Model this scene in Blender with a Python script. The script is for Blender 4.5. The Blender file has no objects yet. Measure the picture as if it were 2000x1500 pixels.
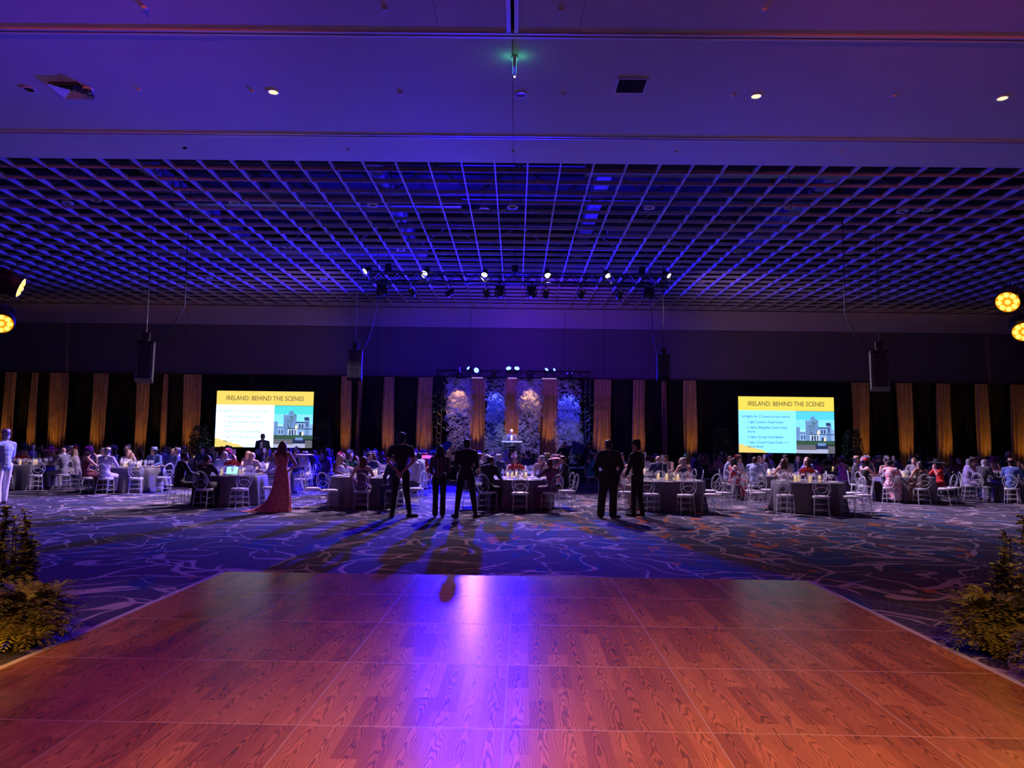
import bpy, bmesh, math, random
from mathutils import Vector, Matrix, Euler

PI = math.pi
R = math.radians
rnd = random.Random(7)
C = bpy.context.scene.collection
SC = bpy.context.scene

# ------------------------------------------------------------------ camera, world, exposure
W_PX, H_PX, F_PX = 2000.0, 1500.0, 1408.0
EYE = Vector((0, 0, 1.706))
PITCH, YAW, ROLL = 0.0808, -0.0062, 0.0126
FWD = Vector((math.sin(YAW) * math.cos(PITCH), math.cos(YAW) * math.cos(PITCH), math.sin(PITCH)))
R0 = Vector((math.cos(YAW), -math.sin(YAW), 0))
U0 = R0.cross(FWD)
RT = R0 * math.cos(ROLL) + U0 * math.sin(ROLL)
UP = -R0 * math.sin(ROLL) + U0 * math.cos(ROLL)
cam_data = bpy.data.cameras.new('camera')
cam_data.sensor_width = 36.0
cam_data.lens = 36.0 * F_PX / W_PX
cam_data.clip_end = 200
cam = bpy.data.objects.new('camera', cam_data)
C.objects.link(cam)
m3 = Matrix((RT, UP, -FWD)).transposed()
cam.matrix_world = Matrix.Translation(EYE) @ m3.to_4x4()
SC.camera = cam

SC.view_settings.view_transform = 'Standard'
SC.view_settings.look = 'None'
SC.view_settings.exposure = 0.18
SC.view_settings.gamma = 1.0
SC.view_settings.use_curve_mapping = False
SC.cycles.use_denoising = True
SC.cycles.max_bounces = 6
SC.cycles.diffuse_bounces = 3
SC.cycles.glossy_bounces = 3
SC.cycles.transparent_max_bounces = 14
SC.cycles.sample_clamp_indirect = 4.0
SC.cycles.caustics_reflective = False
SC.cycles.caustics_refractive = False

wd = bpy.data.worlds.new('world')
SC.world = wd
wd.use_nodes = True
wd.node_tree.nodes['Background'].inputs[0].default_value = (0.012, 0.008, 0.03, 1)
wd.node_tree.nodes['Background'].inputs[1].default_value = 0.12

CEIL = 8.68      # flat ceiling and underside of the lattice
EDGE = 17.55     # where the flat ceiling stops and the lattice begins
BACK = 37.3      # back wall
SIDE = 31.0      # side walls
REAR = -9.0

BLUE = (0.012, 0.004, 1.0)
AMBER = (1.0, 0.42, 0.035)
WHITE = (0.90, 0.62, 1.0)


def at(px, py, Y=None, z=None):
    d = FWD * F_PX + RT * (px - 1000) + UP * (750 - py)
    if Y is not None:
        return EYE + d * (Y / d.y)
    return EYE + d * ((z - EYE.z) / d.z)


def xat(px, Y):
    return at(px, 864, Y=Y).x


def light(name, kind, loc, target, power, color, size=0.1, angle=60, blend=0.5, parent=None):
    d = bpy.data.lights.new(name, kind)
    d.energy = power
    d.color = color
    if kind == 'SPOT':
        d.spot_size = R(angle)
        d.spot_blend = blend
        d.shadow_soft_size = size
    elif kind == 'AREA':
        d.shape = 'DISK'
        d.size = size
    else:
        d.shadow_soft_size = size
    o = bpy.data.objects.new(name, d)
    C.objects.link(o)
    loc = Vector(loc)
    q = (Vector(target) - loc).to_track_quat('-Z', 'Y')
    o.location = loc
    o.rotation_mode = 'QUATERNION'
    o.rotation_quaternion = q
    if parent is not None:
        bpy.context.view_layer.update()
        o.parent = parent
        o.matrix_parent_inverse = parent.matrix_world.inverted()
    return o


# ------------------------------------------------------------------ materials
def nodes(name):
    m = bpy.data.materials.new(name)
    m.use_nodes = True
    nt = m.node_tree
    return m, nt, nt.nodes, nt.links, nt.nodes['Principled BSDF']


def mat(name, col, rough=0.6, metal=0.0, var=0.12, scale=6.0, alpha=1.0, emit=None, estr=0.0, spec=0.5, bump=0.0, sheen=0.0):
    m, nt, N, L, b = nodes(name)
    b.inputs['Roughness'].default_value = rough
    b.inputs['Metallic'].default_value = metal
    b.inputs['Alpha'].default_value = alpha
    b.inputs['Specular IOR Level'].default_value = spec
    if sheen:
        b.inputs['Sheen Weight'].default_value = sheen
    tc = N.new('ShaderNodeTexCoord')
    nz = N.new('ShaderNodeTexNoise')
    nz.inputs['Scale'].default_value = scale
    nz.inputs['Detail'].default_value = 3
    L.new(tc.outputs['Object'], nz.inputs['Vector'])
    cr = N.new('ShaderNodeValToRGB')
    cr.color_ramp.elements[0].position = 0.3
    cr.color_ramp.elements[1].position = 0.7
    cr.color_ramp.elements[0].color = tuple(c * (1 - var) for c in col) + (1,)
    cr.color_ramp.elements[1].color = tuple(min(1, c * (1 + var)) for c in col) + (1,)
    L.new(nz.outputs['Fac'], cr.inputs['Fac'])
    L.new(cr.outputs['Color'], b.inputs['Base Color'])
    if emit:
        b.inputs['Emission Color'].default_value = tuple(emit) + (1,)
        b.inputs['Emission Strength'].default_value = estr
    if bump:
        bp = N.new('ShaderNodeBump')
        bp.inputs['Strength'].default_value = bump
        bp.inputs['Distance'].default_value = 0.01
        L.new(nz.outputs['Fac'], bp.inputs['Height'])
        L.new(bp.outputs['Normal'], b.inputs['Normal'])
    return m


def carpet_mat():
    m, nt, N, L, b = nodes('carpet_swirl')
    b.inputs['Roughness'].default_value = 0.95
    b.inputs['Specular IOR Level'].default_value = 0.1
    tc = N.new('ShaderNodeTexCoord')
    # warp the coordinates, then draw cell borders as flowing ribbons
    nz = N.new('ShaderNodeTexNoise'); nz.inputs['Scale'].default_value = 0.5; nz.inputs['Detail'].default_value = 1.5
    L.new(tc.outputs['Object'], nz.inputs['Vector'])
    sub = N.new('ShaderNodeVectorMath'); sub.operation = 'SUBTRACT'; sub.inputs[1].default_value = (0.5, 0.5, 0.5)
    L.new(nz.outputs['Color'], sub.inputs[0])
    sc = N.new('ShaderNodeVectorMath'); sc.operation = 'SCALE'; sc.inputs['Scale'].default_value = 3.4
    L.new(sub.outputs[0], sc.inputs[0])
    ad = N.new('ShaderNodeVectorMath'); ad.operation = 'ADD'
    L.new(tc.outputs['Object'], ad.inputs[0]); L.new(sc.outputs[0], ad.inputs[1])

    def ribbons(scale, wid, sx, sy, off):
        mp = N.new('ShaderNodeMapping'); mp.inputs['Scale'].default_value = (sx, sy, 1); mp.inputs['Location'].default_value = (off, off * .7, 0)
        mp.inputs['Rotation'].default_value = (0, 0, off)
        L.new(ad.outputs[0], mp.inputs['Vector'])
        v = N.new('ShaderNodeTexVoronoi'); v.feature = 'DISTANCE_TO_EDGE'; v.inputs['Scale'].default_value = scale
        L.new(mp.outputs[0], v.inputs['Vector'])
        n2 = N.new('ShaderNodeTexNoise'); n2.inputs['Scale'].default_value = 1.3
        L.new(mp.outputs[0], n2.inputs['Vector'])
        w = N.new('ShaderNodeMath'); w.operation = 'MULTIPLY_ADD'; w.inputs[1].default_value = wid * 7; w.inputs[2].default_value = -wid * 2.7
        L.new(n2.outputs['Fac'], w.inputs[0])
        lt = N.new('ShaderNodeMath'); lt.operation = 'LESS_THAN'
        L.new(v.outputs['Distance'], lt.inputs[0]); L.new(w.outputs[0], lt.inputs[1])
        return lt
    a1 = ribbons(0.8, 0.027, 1.0, 0.8, 0.4)
    a2 = ribbons(1.15, 0.021, 0.75, 1.0, 1.9)
    mx = N.new('ShaderNodeMath'); mx.operation = 'MAXIMUM'
    L.new(a1.outputs[0], mx.inputs[0]); L.new(a2.outputs[0], mx.inputs[1])
    # fine weave hatch
    wv = N.new('ShaderNodeTexWave'); wv.inputs['Scale'].default_value = 9; wv.inputs['Distortion'].default_value = 6; wv.inputs['Detail'].default_value = 2
    L.new(ad.outputs[0], wv.inputs['Vector'])
    base = N.new('ShaderNodeMix'); base.data_type = 'RGBA'
    base.inputs[6].default_value = (0.035, 0.035, 0.060, 1); base.inputs[7].default_value = (0.085, 0.08, 0.11, 1)
    L.new(wv.outputs['Fac'], base.inputs[0])
    # strokes of blue and rust that gather in one part of the hall
    stm = N.new('ShaderNodeMapping'); stm.inputs['Scale'].default_value = (1.6, 0.45, 1); stm.inputs['Rotation'].default_value = (0, 0, 0.35)
    L.new(tc.outputs['Object'], stm.inputs['Vector'])
    sn = N.new('ShaderNodeTexNoise'); sn.inputs['Scale'].default_value = 1.3; sn.inputs['Detail'].default_value = 3
    L.new(stm.outputs[0], sn.inputs['Vector'])

    def band(lo, sock):
        g = N.new('ShaderNodeMath'); g.operation = 'GREATER_THAN'; g.inputs[1].default_value = lo
        L.new(sock, g.inputs[0]); return g
    zone = N.new('ShaderNodeVectorMath'); zone.operation = 'DISTANCE'; zone.inputs[1].default_value = (4.0, 15.0, 0)
    L.new(tc.outputs['Object'], zone.inputs[0])
    zr = N.new('ShaderNodeMapRange'); zr.inputs[1].default_value = 2.0; zr.inputs[2].default_value = 9.0; zr.inputs[3].default_value = 1.0; zr.inputs[4].default_value = 0.84
    L.new(zone.outputs['Value'], zr.inputs[0])
    zm = N.new('ShaderNodeMath'); zm.operation = 'MULTIPLY'
    L.new(sn.outputs['Fac'], zm.inputs[0]); L.new(zr.outputs[0], zm.inputs[1])
    bl = band(0.525, zm.outputs[0])
    sn2 = N.new('ShaderNodeTexNoise'); sn2.inputs['Scale'].default_value = 2.1; sn2.inputs['Detail'].default_value = 3
    mo = N.new('ShaderNodeMapping'); mo.inputs['Location'].default_value = (9, 3, 0); mo.inputs['Scale'].default_value = (1.2, 0.5, 1); mo.inputs['Rotation'].default_value = (0, 0, -0.5)
    L.new(tc.outputs['Object'], mo.inputs['Vector']); L.new(mo.outputs[0], sn2.inputs['Vector'])
    zm2 = N.new('ShaderNodeMath'); zm2.operation = 'MULTIPLY'
    L.new(sn2.outputs['Fac'], zm2.inputs[0]); L.new(zr.outputs[0], zm2.inputs[1])
    og = band(0.612, zm2.outputs[0])
    c1 = N.new('ShaderNodeMix'); c1.data_type = 'RGBA'; c1.inputs[7].default_value = (0.02, 0.06, 0.15, 1)
    L.new(bl.outputs[0], c1.inputs[0]); L.new(base.outputs[2], c1.inputs[6])
    c3 = N.new('ShaderNodeMix'); c3.data_type = 'RGBA'; c3.inputs[7].default_value = (0.36, 0.30, 0.34, 1)
    L.new(mx.outputs[0], c3.inputs[0]); L.new(c1.outputs[2], c3.inputs[6])
    c2 = N.new('ShaderNodeMix'); c2.data_type = 'RGBA'; c2.inputs[7].default_value = (0.40, 0.13, 0.055, 1)
    L.new(og.outputs[0], c2.inputs[0]); L.new(c3.outputs[2], c2.inputs[6])
    L.new(c2.outputs[2], b.inputs['Base Color'])
    return m


def wood_mat():
    m, nt, N, L, b = nodes('dance_floor_wood')
    tc = N.new('ShaderNodeTexCoord')
    mp = N.new('ShaderNodeMapping'); mp.inputs['Rotation'].default_value = (0, 0, PI / 2)
    oi0 = N.new('ShaderNodeObjectInfo'); rv = N.new('ShaderNodeVectorMath'); rv.operation = 'MULTIPLY_ADD'; rv.inputs[1].default_value = (0, 13.0, 0)
    cx_ = N.new('ShaderNodeCombineXYZ'); L.new(oi0.outputs['Random'], cx_.inputs[1]); L.new(cx_.outputs[0], rv.inputs[0]); L.new(tc.outputs['Object'], rv.inputs[2])
    L.new(rv.outputs[0], mp.inputs['Vector'])
    br = N.new('ShaderNodeTexBrick')
    br.inputs['Scale'].default_value = 1.0
    br.inputs['Brick Width'].default_value = 0.66
    br.inputs['Row Height'].default_value = 0.1524
    br.inputs['Mortar Size'].default_value = 0.0
    br.offset = 0.37
    br.offset_frequency = 2
    br.inputs['Color1'].default_value = (0.0, 0.0, 0.0, 1)
    br.inputs['Color2'].default_value = (1, 1, 1, 1)
    L.new(mp.outputs[0], br.inputs['Vector'])
    # cathedral grain: nested arcs along each plank, phase shifted per plank and per panel
    oi = N.new('ShaderNodeObjectInfo')

    def mth(op, a, b_=None, c_=None):
        n = N.new('ShaderNodeMath'); n.operation = op
        for k, v in enumerate((a, b_, c_)):
            if v is None: continue
            if isinstance(v, (int, float)): n.inputs[k].default_value = v
            else: L.new(v, n.inputs[k])
        return n.outputs[0]
    sp = N.new('ShaderNodeSeparateXYZ'); L.new(tc.outputs['Object'], sp.inputs[0])
    xp = mth('SUBTRACT', mth('PINGPONG', sp.outputs['X'], 0.0762), 0.0762)
    sh = mth('ADD', mth('MULTIPLY', br.outputs['Color'], 7.0), mth('MULTIPLY', oi.outputs['Random'], 40.0))
    yy = mth('ADD', sp.outputs['Y'], sh)
    gc = N.new('ShaderNodeCombineXYZ'); L.new(mth('MULTIPLY', sp.outputs['X'], 5.0), gc.inputs[0]); L.new(yy, gc.inputs[1])
    n1 = N.new('ShaderNodeTexNoise'); n1.inputs['Scale'].default_value = 2.2; n1.inputs['Detail'].default_value = 2.0
    L.new(gc.outputs[0], n1.inputs['Vector'])
    cyc = mth('ADD', mth('MULTIPLY', yy, 4.0), mth('MULTIPLY', mth('MULTIPLY', xp, xp), 900.0))
    cyc = mth('ADD', cyc, mth('MULTIPLY', n1.outputs['Fac'], 6.0))
    sn_ = mth('SINE', mth('MULTIPLY', cyc, 6.283))

    class _o: outputs = [sn_]
    sn = _o
    gr = N.new('ShaderNodeMapRange'); gr.inputs[1].default_value = -0.1; gr.inputs[2].default_value = 1.0; gr.inputs[3].default_value = 1.0; gr.inputs[4].default_value = 0.45
    L.new(sn.outputs[0], gr.inputs[0])
    cr = N.new('ShaderNodeValToRGB')
    cr.color_ramp.elements[0].color = (0.33, 0.115, 0.035, 1)
    cr.color_ramp.elements[1].color = (0.54, 0.22, 0.070, 1)
    L.new(br.outputs['Color'], cr.inputs['Fac'])
    ml = N.new('ShaderNodeMix'); ml.data_type = 'RGBA'; ml.blend_type = 'MULTIPLY'; ml.inputs[0].default_value = 1.0
    L.new(cr.outputs['Color'], ml.inputs[6]); L.new(gr.outputs[0], ml.inputs[7])
    L.new(ml.outputs[2], b.inputs['Base Color'])
    b.inputs['Roughness'].default_value = 0.265
    b.inputs['Specular IOR Level'].default_value = 1.0
    bn = N.new('ShaderNodeTexNoise'); bn.inputs['Scale'].default_value = 40
    L.new(tc.outputs['Object'], bn.inputs['Vector'])
    bp = N.new('ShaderNodeBump'); bp.inputs['Strength'].default_value = 0.08; bp.inputs['Distance'].default_value = 0.003
    L.new(bn.outputs['Fac'], bp.inputs['Height']); L.new(bp.outputs['Normal'], b.inputs['Normal'])
    return m


def pattern_mat(name, c1, c2, scale, thr, rough=0.7, kind='noise'):
    """two-colour print or lace"""
    m, nt, N, L, b = nodes(name)
    b.inputs['Roughness'].default_value = rough
    tc = N.new('ShaderNodeTexCoord')
    if kind == 'stripe':
        t = N.new('ShaderNodeTexWave'); t.inputs['Distortion'].default_value = 0.0
        t.bands_direction = 'X'
    else:
        t = N.new('ShaderNodeTexNoise'); t.inputs['Detail'].default_value = 3
    t.inputs['Scale'].default_value = scale
    L.new(tc.outputs['Object'], t.inputs['Vector'])
    cr = N.new('ShaderNodeValToRGB')
    cr.color_ramp.interpolation = 'CONSTANT'
    cr.color_ramp.elements[0].color = c1 + (1,)
    cr.color_ramp.elements[1].color = c2 + (1,)
    cr.color_ramp.elements[1].position = thr
    L.new(t.outputs['Fac'], cr.inputs['Fac'])
    L.new(cr.outputs['Color'], b.inputs['Base Color'])
    return m


def emis(name, col, strength):
    m, nt, N, L, b = nodes(name)
    b.inputs['Base Color'].default_value = (0.02, 0.02, 0.02, 1)
    b.inputs['Emission Color'].default_value = tuple(col) + (1,)
    b.inputs['Emission Strength'].default_value = strength
    return m


M = {}
M['carpet'] = carpet_mat()
M['wood'] = wood_mat()
M['alu'] = mat('aluminium_trim', (0.60, 0.42, 0.32), 0.4, 0.2)
M['ramp'] = mat('pale_ramp_trim', (0.55, 0.50, 0.55), 0.5)
M['ceil'] = mat('ceiling_paint', (0.55, 0.53, 0.55), 0.85, var=0.03, scale=0.6)
M['trim'] = mat('ceiling_track_trim', (0.72, 0.68, 0.70), 0.45, 0.2, var=0.04)
M['gap'] = mat('black_gap', (0.004, 0.004, 0.005), 0.9)
M['lattice'] = mat('lattice_paint', (0.52, 0.50, 0.52), 0.6, var=0.05)
M['plenum'] = mat('plenum_black', (0.012, 0.012, 0.016), 0.9)
M['joist'] = mat('steel_joist', (0.10, 0.10, 0.12), 0.6, 0.3)
M['duct'] = mat('galvanised_duct', (0.25, 0.25, 0.28), 0.5, 0.5)
M['wall_up'] = mat('upper_wall_paint', (0.50, 0.46, 0.48), 0.85, var=0.04, scale=0.5)
M['wall_low'] = mat('lower_wall_dark', (0.17, 0.145, 0.16), 0.9, var=0.06, scale=0.7)  # lower back wall, a darker tone than the upper band
M['wall_side'] = mat('side_wall_paint', (0.10, 0.09, 0.10), 0.9)
M['black_drape'] = mat('black_velvet', (0.010, 0.010, 0.014), 0.85, sheen=0.05, spec=0.15)
M['gold_drape'] = mat('bronze_velvet', (0.42, 0.26, 0.12), 0.75, var=0.2, scale=3, sheen=0.2)
M['black'] = mat('matte_black_metal', (0.010, 0.010, 0.012), 0.45, 0.3)
M['blackp'] = mat('black_plastic', (0.014, 0.014, 0.016), 0.5)
M['truss'] = mat('black_truss_metal', (0.05, 0.05, 0.06), 0.35, 0.7)
M['clear'] = mat('clear_acrylic', (0.88, 0.90, 0.96), 0.08, 0.0, alpha=0.32, spec=1.0, var=0.02)
M['cush'] = mat('white_cushion', (0.78, 0.77, 0.80), 0.7, var=0.04)
M['cloth'] = mat('charcoal_satin_cloth', (0.085, 0.08, 0.105), 0.5, var=0.06, scale=2, sheen=0.2)
M['glass'] = mat('drinking_glass', (0.9, 0.92, 0.95), 0.03, alpha=0.38, spec=1.0, var=0.01)
M['china'] = mat('white_china', (0.8, 0.8, 0.8), 0.2)
M['card'] = mat('white_card', (0.85, 0.87, 0.95), 0.6, var=0.02)
M['red_rose'] = mat('red_rose_petals', (0.55, 0.012, 0.02), 0.7, var=0.5, scale=30)
M['white_rose'] = mat('white_rose_petals', (0.75, 0.72, 0.65), 0.7, var=0.2, scale=30)
M['wax'] = mat('candle_wax', (0.8, 0.7, 0.5), 0.5, emit=(1, 0.62, 0.25), estr=0.9)
M['flame'] = emis('candle_flame', (1.0, 0.65, 0.25), 12)
M['leaf_far'] = mat('ficus_leaf', (0.035, 0.055, 0.03), 0.5, var=0.4, scale=9)
M['fern'] = mat('fern_leaf', (0.16, 0.15, 0.035), 0.5, var=0.55, scale=14)
M['leaf'] = mat('shrub_leaf', (0.10, 0.10, 0.035), 0.4, var=0.5, scale=9)
M['stem'] = mat('brown_stem', (0.07, 0.045, 0.03), 0.8)
M['pot'] = mat('dark_planter', (0.03, 0.025, 0.025), 0.6)
M['stage'] = mat('black_stage_deck', (0.03, 0.03, 0.035), 0.6)
M['teal'] = mat('teal_board', (0.06, 0.16, 0.22), 0.6, var=0.08)
M['ruffle'] = mat('silver_white_ruffle', (0.52, 0.54, 0.60), 0.45, var=0.2, scale=12)
M['ruffle_core'] = mat('ruffle_backing', (0.006, 0.008, 0.02), 0.95, spec=0.05)
M['lens_blue'] = emis('blue_lens_glow', (0.035, 0.06, 1.0), 18)
M['lens_white'] = emis('white_lens_glow', (1.0, 0.95, 1.0), 14)
M['lens_warm'] = emis('pale_lens_glow', (1.0, 0.85, 0.8), 2.0)
M['lens_amber'] = emis('amber_led_glow', (1.0, 0.62, 0.05), 4)
M['lens_dim'] = mat('dark_front_lens', (0.05, 0.05, 0.08), 0.1, spec=1.0)
M['dl_warm'] = emis('warm_downlight_glow', (1.0, 0.78, 0.42), 1.3)
M['dl_ring'] = mat('white_downlight_ring', (0.75, 0.75, 0.78), 0.4)
M['dl_dark'] = mat('unlit_reflector', (0.09, 0.05, 0.06), 0.25, 0.6)
M['exit'] = emis('green_exit_glow', (0.08, 0.6, 0.3), 1.2)
M['white_plastic'] = mat('white_plastic', (0.7, 0.7, 0.72), 0.5)
M['rope'] = mat('black_cable', (0.01, 0.01, 0.012), 0.6)
M['laptop'] = emis('laptop_screen_glow', (0.45, 0.95, 0.9), 1.0)
M['grey_plastic'] = mat('silver_laptop_shell', (0.35, 0.35, 0.38), 0.35, 0.6)
M['eye'] = mat('eye', (0.05, 0.03, 0.03), 0.2)
M['lips'] = mat('lips', (0.45, 0.12, 0.12), 0.5)
SKIN = {'light': mat('skin_light', (0.66, 0.38, 0.30), 0.55, var=0.05),
        'tan': mat('skin_tan', (0.46, 0.25, 0.17), 0.55, var=0.05),
        'brown': mat('skin_brown', (0.22, 0.11, 0.07), 0.5, var=0.05)}
HAIR = {'black': mat('hair_black', (0.012, 0.009, 0.009), 0.45, var=0.3, scale=40),
        'brown': mat('hair_brown', (0.07, 0.032, 0.018), 0.45, var=0.4, scale=40),
        'auburn': mat('hair_auburn', (0.14, 0.035, 0.02), 0.45, var=0.4, scale=40),
        'blonde': mat('hair_blonde', (0.55, 0.38, 0.18), 0.5, var=0.3, scale=40),
        'grey': mat('hair_grey', (0.35, 0.34, 0.35), 0.5, var=0.3, scale=40)}
CL = {'black': (0.004, 0.004, 0.005), 'charcoal': (0.05, 0.05, 0.06), 'grey': (0.22, 0.22, 0.25), 'navy': (0.02, 0.03, 0.10),
      'blue': (0.09, 0.16, 0.45), 'light blue': (0.38, 0.48, 0.75), 'lavender': (0.50, 0.44, 0.72), 'white': (0.78, 0.76, 0.78),
      'cream': (0.68, 0.60, 0.48), 'beige': (0.52, 0.40, 0.32), 'tan': (0.40, 0.28, 0.18), 'brown': (0.13, 0.075, 0.05),
      'pink': (0.75, 0.28, 0.38), 'hot pink': (0.80, 0.06, 0.35), 'coral': (0.75, 0.22, 0.16), 'red': (0.55, 0.015, 0.02),
      'burgundy': (0.14, 0.012, 0.04), 'purple': (0.30, 0.05, 0.42), 'plum': (0.12, 0.03, 0.11), 'orange': (0.75, 0.25, 0.04),
      'green': (0.02, 0.12, 0.07), 'teal': (0.03, 0.28, 0.30), 'yellow': (0.7, 0.5, 0.1), 'magenta': (0.6, 0.06, 0.5)}
CM = {k: mat('cloth_' + k.replace(' ', '_'), v, 0.75, var=0.1, scale=8, sheen=0.1) for k, v in CL.items()}
CM['floral red and white'] = pattern_mat('cloth_red_white_floral', (0.8, 0.72, 0.72), (0.5, 0.02, 0.05), 7, 0.5)
CM['dark floral'] = pattern_mat('cloth_dark_floral', (0.02, 0.015, 0.03), (0.20, 0.13, 0.20), 28, 0.56)
CM['pink floral'] = pattern_mat('cloth_pink_floral', (0.75, 0.6, 0.62), (0.6, 0.14, 0.2), 12, 0.52)
CM['white floral'] = pattern_mat('cloth_white_floral', (0.78, 0.76, 0.8), (0.35, 0.32, 0.45), 14, 0.56)
CM['coral lace'] = pattern_mat('cloth_coral_lace', (0.62, 0.10, 0.12), (0.75, 0.26, 0.22), 26, 0.5)
CM['striped'] = pattern_mat('cloth_striped', (0.03, 0.025, 0.04), (0.16, 0.10, 0.14), 3.2, 0.72, kind='stripe')


# ------------------------------------------------------------------ mesh helpers
class MB:
    def __init__(self):
        self.v, self.f, self.mi = [], [], []

    def add(self, vs, fs, mi=0):
        b = len(self.v)
        self.v += [tuple(p) for p in vs]
        self.f += [tuple(i + b for i in f) for f in fs]
        self.mi += [mi] * len(fs)
        return self

    def box(self, c, s, mi=0, M4=None):
        x, y, z = s[0] / 2, s[1] / 2, s[2] / 2
        vs = [Vector((sx * x, sy * y, sz * z)) for sx in (-1, 1) for sy in (-1, 1) for sz in (-1, 1)]
        if M4 is not None:
            vs = [M4 @ v for v in vs]
        vs = [v + Vector(c) for v in vs]
        return self.add(vs, [(0, 1, 3, 2), (4, 6, 7, 5), (0, 4, 5, 1), (2, 3, 7, 6), (0, 2, 6, 4), (1, 5, 7, 3)], mi)

    def tube(self, pts, r, n=6, mi=0, closed=False, cap=True):
        pts = [Vector(p) for p in pts]
        k = len(pts)
        rs = r if isinstance(r, (list, tuple)) else [r] * k
        rings = []
        up = None
        for i, p in enumerate(pts):
            a = pts[(i - 1) % k] if (closed or i > 0) else p
            c = pts[(i + 1) % k] if (closed or i < k - 1) else p
            t = (c - a).normalized() if (c - a).length > 1e-9 else Vector((0, 0, 1))
            if up is None:
                ref = Vector((0, 0, 1)) if abs(t.z) < 0.9 else Vector((1, 0, 0))
                up = (ref - t * ref.dot(t)).normalized()
            else:
                up = up - t * up.dot(t)
                up = up.normalized() if up.length > 1e-6 else Vector((1, 0, 0))
            sd = t.cross(up)
            rings.append([p + (up * math.cos(2 * PI * j / n) + sd * math.sin(2 * PI * j / n)) * rs[i] for j in range(n)])
        vs = [q for rg in rings for q in rg]
        fs = []
        for i in range(k if closed else k - 1):
            i2 = (i + 1) % k
            for j in range(n):
                j2 = (j + 1) % n
                fs.append((i * n + j, i * n + j2, i2 * n + j2, i2 * n + j))
        if cap and not closed:
            fs.append(tuple(range(n - 1, -1, -1)))
            fs.append(tuple((k - 1) * n + j for j in range(n)))
        return self.add(vs, fs, mi)

    def lathe(self, prof, n=16, c=(0, 0, 0), mi=0, M4=None, cap=False):
        vs, fs = [], []
        for (r, z) in prof:
            for j in range(n):
                a = 2 * PI * j / n
                v = Vector((r * math.cos(a), r * math.sin(a), z))
                if M4 is not None:
                    v = M4 @ v
                vs.append(v + Vector(c))
        for i in range(len(prof) - 1):
            for j in range(n):
                j2 = (j + 1) % n
                fs.append((i * n + j, i * n + j2, (i + 1) * n + j2, (i + 1) * n + j))
        if cap:
            fs.append(tuple(range(n - 1, -1, -1)))
            fs.append(tuple((len(prof) - 1) * n + j for j in range(n)))
        return self.add(vs, fs, mi)

    def ell(self, c, s, n=12, m=8, M4=None, mi=0):
        prof = [(math.sin(PI * i / m), -math.cos(PI * i / m)) for i in range(m + 1)]
        vs, fs = [], []
        for (r, z) in prof[1:-1]:
            for j in range(n):
                a = 2 * PI * j / n
                v = Vector((r * math.cos(a) * s[0], r * math.sin(a) * s[1], z * s[2]))
                vs.append((M4 @ v if M4 is not None else v) + Vector(c))
        b, t = Vector((0, 0, -s[2])), Vector((0, 0, s[2]))
        if M4 is not None:
            b, t = M4 @ b, M4 @ t
        vs += [b + Vector(c), t + Vector(c)]
        q = m - 1
        for i in range(q - 1):
            for j in range(n):
                j2 = (j + 1) % n
                fs.append((i * n + j, i * n + j2, (i + 1) * n + j2, (i + 1) * n + j))
        for j in range(n):
            j2 = (j + 1) % n
            fs.append((q * n, j2, j))
            fs.append((q * n + 1, (q - 1) * n + j, (q - 1) * n + j2))
        return self.add(vs, fs, mi)

    def cap(self, a, b, ra, rb=None, n=10):
        """tapered capsule, closed"""
        a, b = Vector(a), Vector(b)
        rb = ra if rb is None else rb
        d = b - a
        ln = max(d.length, 1e-4)
        q = d.to_track_quat('Z', 'Y').to_matrix()
        prof = [(0.001, -ra)]
        for i in range(1, 4):
            t = PI / 2 * i / 3
            prof.append((ra * math.sin(t), -ra * math.cos(t)))
        for i in range(3, 0, -1):
            t = PI / 2 * i / 3
            prof.append((rb * math.sin(t), ln + rb * math.cos(t)))
        prof.append((0.001, ln + rb))
        return self.lathe(prof, n, a, 0, q, cap=True)

    def mesh(self, name, mats, smooth=False, bevel=0.0):
        me = bpy.data.meshes.new(name)
        me.from_pydata(self.v, [], self.f)
        for m in (mats if isinstance(mats, (list, tuple)) else [mats]):
            me.materials.append(m)
        for p, i in zip(me.polygons, self.mi):
            p.material_index = i
            p.use_smooth = smooth
        me.update()
        return me

    def obj(self, name, mats, parent=None, smooth=False, loc=None):
        o = bpy.data.objects.new(name, self.mesh(name, mats, smooth))
        C.objects.link(o)
        if parent is not None:
            o.parent = parent
        if loc is not None:
            o.location = loc
        return o

    def remesh(self, name, m, voxel=0.012, smooth_it=2, dec=None):
        """one continuous skin grown over the overlapping volumes"""
        me = self.mesh(name + '_vol', m)
        o = bpy.data.objects.new(name + '_vol', me)
        C.objects.link(o)
        rm = o.modifiers.new('r', 'REMESH'); rm.mode = 'VOXEL'; rm.voxel_size = voxel; rm.use_smooth_shade = True
        if smooth_it:
            sm = o.modifiers.new('s', 'SMOOTH'); sm.factor = 0.5; sm.iterations = smooth_it
        if dec:
            dc = o.modifiers.new('d', 'DECIMATE'); dc.ratio = dec
        dg = bpy.context.evaluated_depsgraph_get()
        out = bpy.data.meshes.new_from_object(o.evaluated_get(dg))
        out.name = name
        for p in out.polygons:
            p.use_smooth = True
        out.materials.clear()
        out.materials.append(m)
        bpy.data.objects.remove(o)
        bpy.data.meshes.remove(me)
        return out


def tag(o, label=None, cat=None, group=None, kind=None):
    if label: o['label'] = label
    if cat: o['category'] = cat
    if group: o['group'] = group
    if kind: o['kind'] = kind
    return o


def empty(name, loc=(0, 0, 0), rz=0.0):
    o = bpy.data.objects.new(name, None)
    C.objects.link(o)
    o.location = loc
    o.rotation_euler = (0, 0, rz)
    o.empty_display_size = 0.1
    return o


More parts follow.
